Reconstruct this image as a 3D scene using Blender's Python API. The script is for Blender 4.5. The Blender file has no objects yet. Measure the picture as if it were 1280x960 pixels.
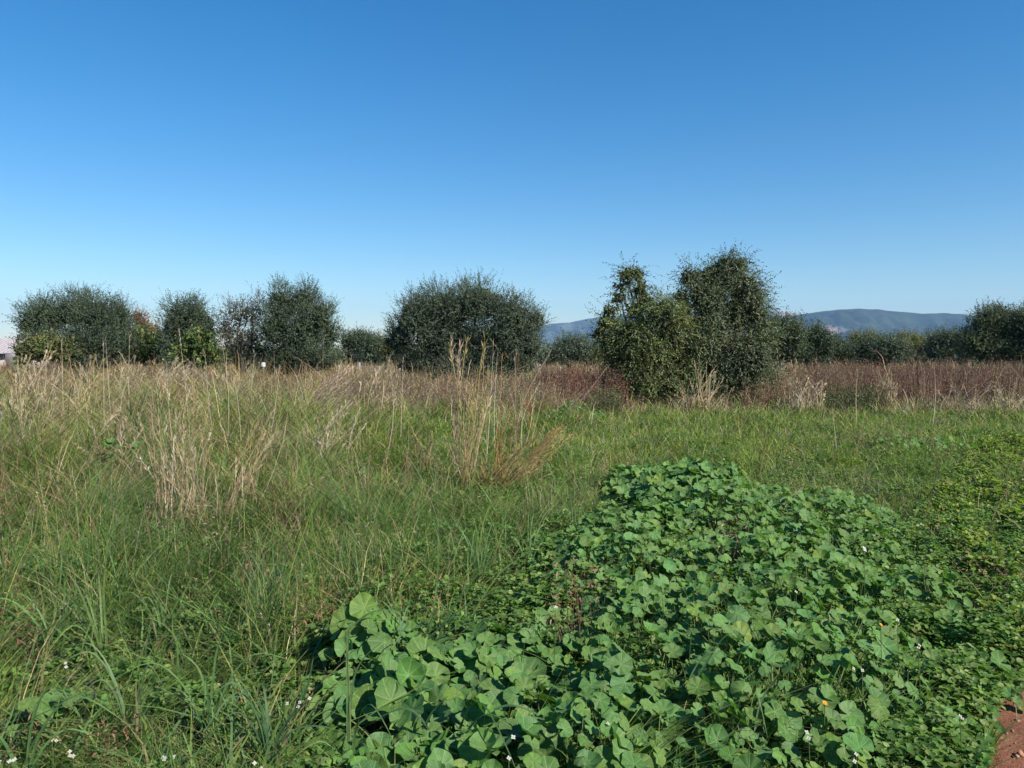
import bpy, math
import numpy as np
from mathutils import Vector

R = math.radians
C = bpy.context.scene.collection
SC = bpy.context.scene

# ------------------------------------------------------------------ camera
CAM_H, F_PX, HOR = 1.6, 967.0, 440.0          # photo pixels (1280 x 960)
PITCH = math.atan((480 - HOR) / F_PX)
cd = bpy.data.cameras.new('camera')
cam = bpy.data.objects.new('camera', cd)
C.objects.link(cam)
cam.location = (0, 0, CAM_H)
cam.rotation_euler = (R(90) - PITCH, 0, 0)
cd.sensor_width = 36.0
cd.lens = 36.0 * F_PX / 1280.0
cd.clip_start, cd.clip_end = 0.05, 30000
SC.camera = cam

# ------------------------------------------------------------------ world and sun
SUN_AZ, SUN_EL = R(130), R(38)                # azimuth clockwise from the view direction: right, slightly behind
world = bpy.data.worlds.new('World')
SC.world = world
world.use_nodes = True
wn = world.node_tree
wn.nodes.clear()
sky = wn.nodes.new('ShaderNodeTexSky')
sky.sky_type = 'NISHITA'
sky.sun_disc = False
sky.sun_elevation = SUN_EL
sky.sun_rotation = SUN_AZ
sky.altitude = 0
sky.air_density = 1.05
sky.dust_density = 0.1
sky.ozone_density = 3.5
bg = wn.nodes.new('ShaderNodeBackground')
bg.inputs['Strength'].default_value = 0.082
wo = wn.nodes.new('ShaderNodeOutputWorld')
hs_ = wn.nodes.new('ShaderNodeHueSaturation')
hs_.inputs['Saturation'].default_value = 1.39
wn.links.new(sky.outputs[0], hs_.inputs['Color'])
wn.links.new(hs_.outputs[0], bg.inputs[0])
wn.links.new(bg.outputs[0], wo.inputs[0])

sd = bpy.data.lights.new('sun', 'SUN')
sun = bpy.data.objects.new('sun', sd)
C.objects.link(sun)
sv = Vector((math.sin(SUN_AZ) * math.cos(SUN_EL), math.cos(SUN_AZ) * math.cos(SUN_EL), math.sin(SUN_EL)))
sun.rotation_euler = sv.to_track_quat('Z', 'Y').to_euler()
sun.location = sv * 50
sd.energy = 5.0
sd.angle = R(0.5)
sd.color = (1.0, 0.94, 0.85)

SC.view_settings.view_transform = 'Standard'
SC.view_settings.look = 'None'
SC.view_settings.exposure = 0.78
SC.view_settings.gamma = 1.0
SC.view_settings.use_curve_mapping = False
SC.cycles.max_bounces = 5
SC.cycles.diffuse_bounces = 3
SC.cycles.glossy_bounces = 2
SC.cycles.transmission_bounces = 3
SC.cycles.volume_bounces = 0
SC.cycles.transparent_max_bounces = 8
SC.cycles.use_denoising = True

# ------------------------------------------------------------------ photo pixel -> place
cp, sp = math.cos(PITCH), math.sin(PITCH)


def ray(px, py):
    a, b = (px - 640) / F_PX, (480 - py) / F_PX
    return a, cp + b * sp, b * cp - sp          # x, y, z


def W(px, py, h=0.0):
    """point at height h on the line of sight through a photo pixel"""
    x, y, z = ray(px, py)
    t = (h - CAM_H) / z
    return (x * t, y * t, h)


def D(px, py, d):
    """point at forward distance d"""
    x, y, z = ray(px, py)
    t = d / y
    return (x * t, d, CAM_H + z * t)


# ------------------------------------------------------------------ mesh helpers
def mesh(name, V, Q, T=None, col=None, mats=(), vec=None, smooth=False):
    V = np.asarray(V, dtype=np.float32).reshape(-1, 3)
    Q = np.zeros((0, 4), np.int32) if Q is None or len(Q) == 0 else np.asarray(Q, np.int32)
    T = np.zeros((0, 3), np.int32) if T is None or len(T) == 0 else np.asarray(T, np.int32)
    me = bpy.data.meshes.new(name)
    me.vertices.add(len(V))
    me.vertices.foreach_set('co', V.ravel())
    nl = Q.size + T.size
    me.loops.add(nl)
    me.loops.foreach_set('vertex_index', np.concatenate([Q.ravel(), T.ravel()]).astype(np.int32))
    me.polygons.add(len(Q) + len(T))
    starts = np.concatenate([np.arange(len(Q)) * 4, Q.size + np.arange(len(T)) * 3]).astype(np.int32)
    me.polygons.foreach_set('loop_start', starts)
    if smooth:
        me.polygons.foreach_set('use_smooth', np.ones(len(Q) + len(T), dtype=bool))
    me.update(calc_edges=True)
    if col is not None:
        c = np.ones((len(V), 4), np.float32)
        c[:, :3] = np.clip(col, 0, 1)
        at = me.color_attributes.new('tint', 'FLOAT_COLOR', 'POINT')
        at.data.foreach_set('color', c.ravel())
    if vec is not None:
        at = me.attributes.new('leaf_map', 'FLOAT_VECTOR', 'POINT')
        at.data.foreach_set('vector', np.asarray(vec, np.float32).ravel())
    for m in (mats if isinstance(mats, (list, tuple)) else [mats]):
        me.materials.append(m)
    return me


def link(name, me, parent=None, loc=None):
    o = bpy.data.objects.new(name, me)
    C.objects.link(o)
    if parent is not None:
        o.parent = parent
    if loc is not None:
        o.location = loc
    return o


def tag(o, label=None, cat=None, group=None, kind=None):
    if label: o['label'] = label
    if cat: o['category'] = cat
    if group: o['group'] = group
    if kind: o['kind'] = kind
    return o


def thing(name, label, cat, loc=(0, 0, 0), group=None):
    return tag(link(name, None, loc=loc), label, cat, group)


class Acc:
    """collects pieces (verts, quads, tris, colours) for ONE mesh object"""
    def __init__(s):
        s.V, s.Q, s.T, s.C, s.X, s.n = [], [], [], [], [], 0

    def add(s, V, Q=None, T=None, col=None, vec=None):
        V = np.asarray(V, float).reshape(-1, 3)
        if Q is not None and len(Q): s.Q.append(np.asarray(Q) + s.n)
        if T is not None and len(T): s.T.append(np.asarray(T) + s.n)
        s.V.append(V)
        c = np.zeros((len(V), 3)); c[:] = (.5, .5, .5) if col is None else col
        s.C.append(c)
        if vec is not None: s.X.append(vec)
        s.n += len(V)

    def build(s, name, mat, parent=None, origin=None, smooth=False):
        if not s.V:
            return None
        V = np.concatenate(s.V)
        if origin is not None:
            V = V - np.asarray(origin, float)
        return link(name, mesh(name, V, np.concatenate(s.Q) if s.Q else None, np.concatenate(s.T) if s.T else None,
                    np.concatenate(s.C), mat, np.concatenate(s.X) if s.X else None, smooth), parent,
                    None if parent is not None or origin is None else origin)


def unit(v):
    return v / np.maximum(np.linalg.norm(v, axis=-1, keepdims=True), 1e-9)


def blades(acc, base, h, lean_az, lean, width, col, rng, nseg=3, droop=0.25, tipcol=None, crease=0.0, basew=0.55, twist=0.6):
    """grass blades: a tapering bent ribbon each"""
    N = len(base)
    if N == 0:
        return
    t = np.linspace(0, 1, nseg + 1)[None, :]
    h, lean, width, droop = [np.broadcast_to(np.asarray(a, float), (N,)) for a in (h, lean, width, droop)]
    hd = np.stack([np.cos(lean_az), np.sin(lean_az)], -1)
    k = rng.uniform(1.3, 2.3, N)[:, None]
    out = (lean * h)[:, None] * t ** k
    zz = h[:, None] * (t - droop[:, None] * t ** 2.6)
    P = np.zeros((N, nseg + 1, 3))
    P[..., :2] = base[:, None, :2] + hd[:, None, :] * out[..., None]
    P[..., 2] = base[:, None, 2] + zz
    wob = rng.normal(0, 0.012, (N, nseg + 1, 2)) * h[:, None, None] * t[..., None]
    P[..., :2] += wob
    sa = lean_az + math.pi / 2 + rng.normal(0, twist, N)
    side = np.stack([np.cos(sa), np.sin(sa), np.zeros(N)], -1)
    w = width[:, None] * np.where(t < .35, basew + (1 - basew) * t / .35, ((1 - t) / .65) ** .7) * .5
    w = np.maximum(w, width[:, None] * .06)
    L = P - side[:, None, :] * w[..., None]
    Rr = P + side[:, None, :] * w[..., None]
    V = np.stack([L, Rr], 2).reshape(N, -1, 3)
    q = np.array([[2 * i, 2 * i + 1, 2 * i + 3, 2 * i + 2] for i in range(nseg)])
    Q = (q[None] + (np.arange(N) * 2 * (nseg + 1))[:, None, None]).reshape(-1, 4)
    c = np.repeat(np.asarray(col)[:, None, :], nseg + 1, 1).astype(float)
    if tipcol is not None:
        m = (t[..., None] ** 2.0)
        c = c * (1 - m) + np.asarray(tipcol)[:, None, :] * m
    c = np.repeat(c[:, :, None, :], 2, 2).reshape(-1, 3)
    acc.add(V.reshape(-1, 3), Q, None, c)


def leaves(acc, cen, d, nrm, ln, wd, col, fold=0.25, detail=True):
    """leaves: pointed oval folded on its midrib; cen is the leaf base"""
    N = len(cen)
    if N == 0:
        return
    d = unit(d)
    s = unit(np.cross(d, nrm))
    n = np.cross(s, d)
    ln = np.broadcast_to(ln, (N,))[:, None]; wd = np.broadcast_to(wd, (N,))[:, None]
    if detail:
        pts = [cen, cen + d * ln * .3 - s * wd * .5 + n * wd * fold, cen + d * ln * .72 - s * wd * .42 + n * wd * fold,
               cen + d * ln - n * ln * .06, cen + d * ln * .72 + s * wd * .42 + n * wd * fold, cen + d * ln * .3 + s * wd * .5 + n * wd * fold]
        V = np.stack(pts, 1)
        q = np.array([[0, 3, 2, 1], [0, 5, 4, 3]])
    else:
        V = np.stack([cen, cen + d * ln * .5 - s * wd * .5 + n * wd * fold, cen + d * ln, cen + d * ln * .5 + s * wd * .5 + n * wd * fold], 1)
        q = np.array([[0, 3, 2, 1]])
    k = V.shape[1]
    Q = (q[None] + (np.arange(N) * k)[:, None, None]).reshape(-1, 4)
    acc.add(V.reshape(-1, 3), Q, None, np.repeat(np.asarray(col), k, 0))


def ribbon(acc, pts, width, col, n=14, upn=(0, 0, 1), tipcol=None, sidev=None, basew=.6):
    """one long blade through control points (smooth), slightly creased along its middle"""
    P = np.asarray(pts, float)
    m = len(P)
    tt = np.linspace(0, m - 1, n)
    S = np.zeros((n, 3))
    for i, u in enumerate(tt):
        k = min(int(u), m - 2); f = u - k
        p0 = P[max(k - 1, 0)]; p1 = P[k]; p2 = P[k + 1]; p3 = P[min(k + 2, m - 1)]
        S[i] = .5 * ((2 * p1) + (-p0 + p2) * f + (2 * p0 - 5 * p1 + 4 * p2 - p3) * f * f + (-p0 + 3 * p1 - 3 * p2 + p3) * f ** 3)
    tan = unit(np.gradient(S, axis=0))
    sd_ = np.asarray(sidev, float) if sidev is not None else None
    s = unit(np.cross(tan, np.asarray(upn, float))) if sd_ is None else np.repeat(unit(sd_)[None], n, 0)
    nn = np.cross(s, tan)
    t = np.linspace(0, 1, n)
    w = width * .5 * np.where(t < .3, basew + (1 - basew) * t / .3, np.clip((1 - t) / .7, 0, 1) ** .65)[:, None]
    V = np.stack([S - s * w + nn * w * .35, S, S + s * w + nn * w * .35], 1).reshape(-1, 3)
    Q = []
    for i in range(n - 1):
        a = 3 * i
        Q += [[a, a + 1, a + 4, a + 3], [a + 1, a + 2, a + 5, a + 4]]
    c = np.repeat(np.asarray(col, float)[None], n, 0)
    if tipcol is not None:
        c = c * (1 - t[:, None] ** 3) + np.asarray(tipcol)[None] * t[:, None] ** 3
    acc.add(V, Q, None, np.repeat(c, 3, 0))


def tube(acc, pts, rad, col, ns=6):
    P = np.asarray(pts, float); n = len(P)
    rad = np.broadcast_to(rad, (n,))
    tan = unit(np.gradient(P, axis=0))
    ref = np.where(np.abs(tan[:, 2:3]) > .9, np.array([[1., 0, 0]]), np.array([[0, 0, 1.]]))
    a = unit(np.cross(tan, ref)); b = np.cross(tan, a)
    an = np.arange(ns) / ns * 2 * math.pi
    V = P[:, None] + (a[:, None] * np.cos(an)[None, :, None] + b[:, None] * np.sin(an)[None, :, None]) * rad[:, None, None]
    Q = []
    for i in range(n - 1):
        for j in range(ns):
            k = (j + 1) % ns
            Q.append([i * ns + j, i * ns + k, (i + 1) * ns + k, (i + 1) * ns + j])
    acc.add(V.reshape(-1, 3), Q, None, col)


def box(acc, lo, hi, col):
    x0, y0, z0 = lo; x1, y1, z1 = hi
    V = [(x0, y0, z0), (x1, y0, z0), (x1, y1, z0), (x0, y1, z0), (x0, y0, z1), (x1, y0, z1), (x1, y1, z1), (x0, y1, z1)]
    Q = [(0, 3, 2, 1), (4, 5, 6, 7), (0, 1, 5, 4), (1, 2, 6, 5), (2, 3, 7, 6), (3, 0, 4, 7)]
    acc.add(V, Q, None, col)


def noise2(x, y, s, seed=0):
    """cheap smooth pseudo-noise, about -1..1"""
    r = np.random.default_rng(seed)
    v = 0
    for i in range(5):
        a = r.uniform(0, 2 * math.pi); f = r.uniform(.6, 1.7) / s; p = r.uniform(0, 6.3)
        v = v + np.sin((x * math.cos(a) + y * math.sin(a)) * f * 2 * math.pi + p)
    return v / 2.6


def inpoly(x, y, poly):
    P = np.asarray(poly, float); n = len(P)
    ins = np.zeros(x.shape, bool); j = n - 1
    for i in range(n):
        xi, yi = P[i, 0], P[i, 1]; xj, yj = P[j, 0], P[j, 1]
        c = ((yi > y) != (yj > y)) & (x < (xj - xi) * (y - yi) / (yj - yi + 1e-12) + xi)
        ins ^= c; j = i
    return ins


def edge_dist(x, y, poly):
    P = np.asarray(poly, float)[:, :2]; n = len(P)
    dm = np.full(x.shape, 1e9)
    for i in range(n):
        a = P[i]; b = P[(i + 1) % n]; ab = b - a
        t = np.clip(((x - a[0]) * ab[0] + (y - a[1]) * ab[1]) / (ab @ ab + 1e-9), 0, 1)
        dm = np.minimum(dm, np.hypot(x - a[0] - t * ab[0], y - a[1] - t * ab[1]))
    return dm


# ------------------------------------------------------------------ materials
def nodes(name):
    m = bpy.data.materials.new(name)
    m.use_nodes = True
    nt = m.node_tree
    return m, nt, nt.nodes['Principled BSDF'], nt.nodes['Material Output']


def leaf_material(name, rough=.5, spec=.35, transl=.3, tcol=(1.15, 1.25, .55), var=.25, scale=30):
    """colour of each blade or leaf comes from its own tint, with fine mottling; thin leaves let light through"""
    m, nt, p, out = nodes(name)
    at = nt.nodes.new('ShaderNodeAttribute'); at.attribute_name = 'tint'
    ge = nt.nodes.new('ShaderNodeNewGeometry')
    nz = nt.nodes.new('ShaderNodeTexNoise'); nz.inputs['Scale'].default_value = scale; nz.inputs['Detail'].default_value = 2
    nt.links.new(ge.outputs['Position'], nz.inputs['Vector'])
    mr = nt.nodes.new('ShaderNodeMapRange'); mr.inputs[1].default_value = .3; mr.inputs[2].default_value = .7
    mr.inputs[3].default_value = 1 - var; mr.inputs[4].default_value = 1 + var
    nt.links.new(nz.outputs[0], mr.inputs[0])
    mu = nt.nodes.new('ShaderNodeVectorMath'); mu.operation = 'SCALE'
    nt.links.new(at.outputs['Color'], mu.inputs[0]); nt.links.new(mr.outputs[0], mu.inputs['Scale'])
    nt.links.new(mu.outputs[0], p.inputs['Base Color'])
    p.inputs['Roughness'].default_value = rough
    p.inputs['Specular IOR Level'].default_value = spec
    tr = nt.nodes.new('ShaderNodeBsdfTranslucent')
    m2 = nt.nodes.new('ShaderNodeVectorMath'); m2.operation = 'MULTIPLY'; m2.inputs[1].default_value = tcol
    nt.links.new(mu.outputs[0], m2.inputs[0]); nt.links.new(m2.outputs[0], tr.inputs['Color'])
    mx = nt.nodes.new('ShaderNodeMixShader'); mx.inputs[0].default_value = transl
    nt.links.new(p.outputs[0], mx.inputs[1]); nt.links.new(tr.outputs[0], mx.inputs[2])
    nt.links.new(mx.outputs[0], out.inputs[0])
    return m


def tint_material(name, rough=.9, spec=.2, var=.3, scale=12, bump=0.0):
    m, nt, p, out = nodes(name)
    at = nt.nodes.new('ShaderNodeAttribute'); at.attribute_name = 'tint'
    ge = nt.nodes.new('ShaderNodeNewGeometry')
    nz = nt.nodes.new('ShaderNodeTexNoise'); nz.inputs['Scale'].default_value = scale; nz.inputs['Detail'].default_value = 6
    nt.links.new(ge.outputs['Position'], nz.inputs['Vector'])
    mr = nt.nodes.new('ShaderNodeMapRange'); mr.inputs[1].default_value = .3; mr.inputs[2].default_value = .7
    mr.inputs[3].default_value = 1 - var; mr.inputs[4].default_value = 1 + var
    nt.links.new(nz.outputs[0], mr.inputs[0])
    mu = nt.nodes.new('ShaderNodeVectorMath'); mu.operation = 'SCALE'
    nt.links.new(at.outputs['Color'], mu.inputs[0]); nt.links.new(mr.outputs[0], mu.inputs['Scale'])
    nt.links.new(mu.outputs[0], p.inputs['Base Color'])
    p.inputs['Roughness'].default_value = rough
    p.inputs['Specular IOR Level'].default_value = spec
    if bump:
        b = nt.nodes.new('ShaderNodeBump'); b.inputs['Strength'].default_value = bump; b.inputs['Distance'].default_value = .02
        nt.links.new(nz.outputs[0], b.inputs['Height']); nt.links.new(b.outputs[0], p.inputs['Normal'])
    return m


M_GRASS = leaf_material('grass_blades', .5, .25, .4, (1.15, 1.3, .55))
M_DRY = leaf_material('dry_grass', .75, .2, .25, (1.05, 1.0, .8))
M_OLIVE = leaf_material('olive_leaves', .65, .2, .2, (1.1, 1.2, .6), .3, 3)
M_COVER = leaf_material('ground_cover_leaves', .5, .25, .38, (1.15, 1.35, .4))
M_PETAL = leaf_material('petals', .6, .2, .3, (1, 1, 1), .05)
M_BARK = tint_material('bark', .95, .1, .35, 14, .6)
M_PAINT = tint_material('plain_tinted', .8, .25, .12, 5)


def mallow_material():
    m, nt, p, out = nodes('mallow_leaf')
    N, Lk = nt.nodes.new, nt.links.new
    at = N('ShaderNodeAttribute'); at.attribute_name = 'tint'
    lm = N('ShaderNodeAttribute'); lm.attribute_name = 'leaf_map'
    sx = N('ShaderNodeSeparateXYZ'); Lk(lm.outputs['Vector'], sx.inputs[0])

    def math_(op, a, b=None, c=None):
        n = N('ShaderNodeMath'); n.operation = op
        for i, v in enumerate((a, b, c)):
            if v is None: continue
            if isinstance(v, (int, float)): n.inputs[i].default_value = v
            else: Lk(v, n.inputs[i])
        return n.outputs[0]
    fr = math_('FRACT', sx.outputs[0])
    dist = math_('ABSOLUTE', math_('SUBTRACT', fr, .5))            # 0 on a main vein, .5 between lobes
    arc = math_('MULTIPLY', dist, sx.outputs[1])
    vein = N('ShaderNodeMapRange'); vein.inputs[1].default_value = .012; vein.inputs[2].default_value = .045
    vein.inputs[3].default_value = 1; vein.inputs[4].default_value = 0
    Lk(arc, vein.inputs[0])
    # side veins branching off the main ones
    sv_ = math_('FRACT', math_('ADD', math_('MULTIPLY', sx.outputs[1], 5.0), math_('MULTIPLY', dist, -4.0)))
    sl = N('ShaderNodeMapRange'); sl.inputs[1].default_value = .05; sl.inputs[2].default_value = .22
    sl.inputs[3].default_value = .35; sl.inputs[4].default_value = 0
    Lk(math_('ABSOLUTE', math_('SUBTRACT', sv_, .5)), sl.inputs[0])
    vt = math_('MAXIMUM', vein.outputs[0], sl.outputs[0])
    ge = N('ShaderNodeNewGeometry')
    nz = N('ShaderNodeTexNoise'); nz.inputs['Scale'].default_value = 45; nz.inputs['Detail'].default_value = 3
    Lk(ge.outputs['Position'], nz.inputs['Vector'])
    mr = N('ShaderNodeMapRange'); mr.inputs[1].default_value = .3; mr.inputs[2].default_value = .7
    mr.inputs[3].default_value = .82; mr.inputs[4].default_value = 1.2
    Lk(nz.outputs[0], mr.inputs[0])
    base = N('ShaderNodeVectorMath'); base.operation = 'SCALE'
    Lk(at.outputs['Color'], base.inputs[0]); Lk(mr.outputs[0], base.inputs['Scale'])
    mixc = N('ShaderNodeMix'); mixc.data_type = 'RGBA'
    Lk(math_('MULTIPLY', vt, .6), mixc.inputs[0])
    Lk(base.outputs[0], mixc.inputs[6]); mixc.inputs[7].default_value = (.22, .36, .12, 1)
    n3 = N('ShaderNodeTexNoise'); n3.inputs['Scale'].default_value = 110; n3.inputs['Detail'].default_value = 2
    Lk(ge.outputs['Position'], n3.inputs['Vector'])
    sp_ = N('ShaderNodeMapRange'); sp_.inputs[1].default_value = .62; sp_.inputs[2].default_value = .68; sp_.inputs[3].default_value = 0; sp_.inputs[4].default_value = .75
    Lk(n3.outputs[0], sp_.inputs[0])
    old = math_('GREATER_THAN', sx.outputs[2], .62)
    rim = N('ShaderNodeMapRange'); rim.inputs[1].default_value = .9; rim.inputs[2].default_value = 1.0; rim.inputs[3].default_value = 0; rim.inputs[4].default_value = .7
    Lk(sx.outputs[1], rim.inputs[0])
    rimf = math_('MULTIPLY', rim.outputs[0], math_('MULTIPLY', math_('GREATER_THAN', sx.outputs[2], .85), math_('GREATER_THAN', nz.outputs[0], .5)))
    spf = math_('MAXIMUM', math_('MULTIPLY', sp_.outputs[0], old), rimf)
    mixo = N('ShaderNodeMix'); mixo.data_type = 'RGBA'
    Lk(spf, mixo.inputs[0]); Lk(mixc.outputs[2], mixo.inputs[6]); mixo.inputs[7].default_value = (.20, .15, .06, 1)
    mixc = mixo
    Lk(mixc.outputs[2], p.inputs['Base Color'])
    p.inputs['Roughness'].default_value = .5
    p.inputs['Specular IOR Level'].default_value = .22
    bp = N('ShaderNodeBump'); bp.inputs['Strength'].default_value = .35; bp.inputs['Distance'].default_value = .004
    Lk(math_('SUBTRACT', nz.outputs[0], vt), bp.inputs['Height']); Lk(bp.outputs[0], p.inputs['Normal'])
    tr = N('ShaderNodeBsdfTranslucent')
    m2 = N('ShaderNodeVectorMath'); m2.operation = 'MULTIPLY'; m2.inputs[1].default_value = (1.1, 1.35, .35)
    Lk(mixc.outputs[2], m2.inputs[0]); Lk(m2.outputs[0], tr.inputs['Color'])
    mx = N('ShaderNodeMixShader'); mx.inputs[0].default_value = .3
    Lk(p.outputs[0], mx.inputs[1]); Lk(tr.outputs[0], mx.inputs[2]); Lk(mx.outputs[0], out.inputs[0])
    return m


M_MALLOW = mallow_material()


def soil_material(name, ca, cb, cc, s1=1.5, s2=40, bump=.5, far_green=False):
    m, nt, p, out = nodes(name)
    N, Lk = nt.nodes.new, nt.links.new
    ge = N('ShaderNodeNewGeometry')
    n1 = N('ShaderNodeTexNoise'); n1.inputs['Scale'].default_value = s1; n1.inputs['Detail'].default_value = 8
    n2 = N('ShaderNodeTexNoise'); n2.inputs['Scale'].default_value = s2; n2.inputs['Detail'].default_value = 8; n2.inputs['Roughness'].default_value = .7
    for n in (n1, n2): Lk(ge.outputs['Position'], n.inputs['Vector'])
    cr = N('ShaderNodeValToRGB')
    cr.color_ramp.elements[0].position = .35; cr.color_ramp.elements[0].color = (*ca, 1)
    cr.color_ramp.elements[1].position = .65; cr.color_ramp.elements[1].color = (*cb, 1)
    Lk(n1.outputs[0], cr.inputs[0])
    c2 = N('ShaderNodeValToRGB')
    c2.color_ramp.elements[0].position = .45; c2.color_ramp.elements[0].color = (0, 0, 0, 1)
    c2.color_ramp.elements[1].position = .7; c2.color_ramp.elements[1].color = (1, 1, 1, 1)
    Lk(n2.outputs[0], c2.inputs[0])
    mx = N('ShaderNodeMix'); mx.data_type = 'RGBA'
    Lk(c2.outputs[0], mx.inputs[0]); Lk(cr.outputs[0], mx.inputs[6]); mx.inputs[7].default_value = (*cc, 1)
    Lk(mx.outputs[2], p.inputs['Base Color'])
    p.inputs['Roughness'].default_value = .95; p.inputs['Specular IOR Level'].default_value = .1
    b = N('ShaderNodeBump'); b.inputs['Strength'].default_value = bump; b.inputs['Distance'].default_value = .02
    Lk(n2.outputs[0], b.inputs['Height']); Lk(b.outputs[0], p.inputs['Normal'])
    return m


M_GROUND = soil_material('field_soil', (.055, .065, .025), (.11, .085, .045), (.09, .10, .04), .6, 25)
M_PATH = soil_material('red_earth', (.22, .09, .052), (.30, .14, .085), (.17, .075, .048), 5, 70, 1.0)

# ------------------------------------------------------------------ the ground
xs = np.concatenate([-np.geomspace(9000, 12, 30), np.linspace(-11, 11, 89), np.geomspace(12, 9000, 30)])
ys = np.concatenate([-np.geomspace(9000, 5, 20), np.linspace(-4.5, 16, 83), np.geomspace(17, 11000, 36)])


def ground_z(x, y):
    near = np.clip(1 - np.hypot(x, y) / 60, 0, 1)
    return (.05 * noise2(x, y, 5, 11) + .015 * noise2(x, y, .8, 12)) * near


GX, GY = np.meshgrid(xs, ys)
GV = np.stack([GX, GY, ground_z(GX, GY)], -1).reshape(-1, 3)
nx = len(xs)
ii = (np.arange(len(ys) - 1)[:, None] * nx + np.arange(nx - 1)[None]).ravel()
GQ = np.stack([ii, ii + 1, ii + nx + 1, ii + nx], -1)
tag(link('ground', mesh('ground', GV, GQ, mats=M_GROUND, smooth=True)), kind='structure')

PB = np.array([(1.3, -4), (1.25, 0), W(1195, 1150)[:2], W(1232, 962)[:2], W(1240, 915)[:2], W(1258, 880)[:2], W(1282, 850)[:2], (3.1, 4.3), (4.2, 5.4), (6.2, 7.0), (9, 9.0), (13, 11.5), (20, 15)])
py_ = np.arange(-4, 15, .03)
pb_ = np.interp(py_, PB[:, 1], PB[:, 0]) - .17 + .05 * noise2(py_, py_ * 0, .9, 71) + .025 * noise2(py_, py_ * 0, .25, 72) + .008 * noise2(py_, py_ * 0, .08, 73)
pw_ = np.concatenate([np.arange(0, 1.5, .03), np.geomspace(1.5, 9, 20)])
PX_ = pb_[:, None] + pw_[None]; PY_ = np.repeat(py_[:, None], len(pw_), 1)
lift = np.clip(pw_ / .12, 0, 1)[None]
PZ_ = ground_z(PX_, PY_) + lift * (.036 + .010 * noise2(PX_, PY_, .25, 5) + .005 * noise2(PX_, PY_, .09, 6)) - (1 - lift) * .02
np_ = len(pw_)
ii = (np.arange(len(py_) - 1)[:, None] * np_ + np.arange(np_ - 1)[None]).ravel()
tag(link('path', mesh('path', np.stack([PX_, PY_, PZ_], -1).reshape(-1, 3), np.stack([ii, ii + 1, ii + np_ + 1, ii + np_], -1), mats=M_PATH, smooth=True)), kind='structure')
PATH = [(p[0] + .02, p[1]) for p in PB] + [(29, 15), (10, -4)]
rng = np.random.default_rng(3)
A = Acc()
N = 2600
q = np.stack([rng.uniform(1, 8, N), rng.uniform(1, 7, N)], -1)
q = q[inpoly(q[:, 0], q[:, 1], PATH)]
for x, y in q:
    s = rng.uniform(.004, .014) * (1 if rng.random() < .93 else 2.2)
    v = np.array([(1, 0, 0), (0, 1, 0), (-1, 0, 0), (0, -1, 0), (0, 0, .8), (0, 0, -.8)]) * s * rng.uniform(.6, 1.3, (6, 3))
    ca_ = rng.uniform(0, 6.28); rot = np.array([[math.cos(ca_), -math.sin(ca_), 0], [math.sin(ca_), math.cos(ca_), 0], [0, 0, 1]])
    zc = float(ground_z(np.array(x), np.array(y))) + .041
    A.add(v @ rot.T + (x, y, zc), None, [(0, 1, 4), (1, 2, 4), (2, 3, 4), (3, 0, 4), (1, 0, 5), (2, 1, 5), (3, 2, 5), (0, 3, 5)],
          np.array([.36, .19, .12]) * rng.uniform(.7, 1.4))
tag(A.build('pebbles', M_PAINT), 'small reddish pebbles lying on the bare red earth', 'pebbles', kind='stuff')


# ------------------------------------------------------------------ mountains
def mountain(name, d, prof, depth, seed, cols, mat):
    rng = np.random.default_rng(seed)
    pxs = np.linspace(prof[0][0], prof[-1][0], 260)
    top = np.interp(pxs, [p[0] for p in prof], [p[1] for p in prof])
    X = (pxs - 640) / F_PX * d
    H = (HOR - top) / F_PX * d
    H = H * (1 + .0 * X) + noise2(X, X * 0, 420, seed + 4) * 3 + noise2(X, X * 0, 130, seed + 5) * 2
    nv = 46
    v = np.linspace(-1, 1, nv)                       # -1 the near foot, 0 the crest, 1 the far foot
    XX = np.repeat(X[None], nv, 0); VV = np.repeat(v[:, None], len(X), 1)
    YY = d + VV * depth
    fall = (1 - np.abs(VV)) ** 1.25
    spur = noise2(XX + YY * .25, YY * .35, 700, seed) * .5 + noise2(XX - YY * .2, YY * .5, 260, seed + 1) * .3 + noise2(XX, YY, 90, seed + 2) * .12
    ZZ = H[None] * fall * (1 + spur * .55 * np.clip(np.abs(VV) * 4, 0, 1) * (1 - fall ** 3)) - 4
    V = np.stack([XX, YY, ZZ], -1).reshape(-1, 3)
    n = len(X)
    ii = (np.arange(nv - 1)[:, None] * n + np.arange(n - 1)[None]).ravel()
    Q = np.stack([ii, ii + 1, ii + n + 1, ii + n], -1)
    col = np.zeros((len(V), 3)); col[:] = cols
    col *= (1 + .25 * noise2(V[:, 0], V[:, 1], 300, seed + 7) + .15 * noise2(V[:, 0], V[:, 2] * 4, 120, seed + 8))[:, None]
    px = V[:, 0] / V[:, 1] * F_PX + 640; py = HOR - (V[:, 2] - CAM_H) / V[:, 1] * F_PX
    for cx, cy, rx, ry, cc in mat:
        w = np.clip(1.35 - np.hypot((px - cx) / rx, (py - cy) / ry) + .25 * noise2(V[:, 0], V[:, 2] * 3, 60, 3), 0, .5)[:, None] * 2
        w *= (VV.reshape(-1, 1) <= 0.02)
        col = col * (1 - w) + np.array(cc) * w
    return tag(link(name, mesh(name, V, Q, col=col, mats=M_MOUNT, smooth=True)), kind='structure')


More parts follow.
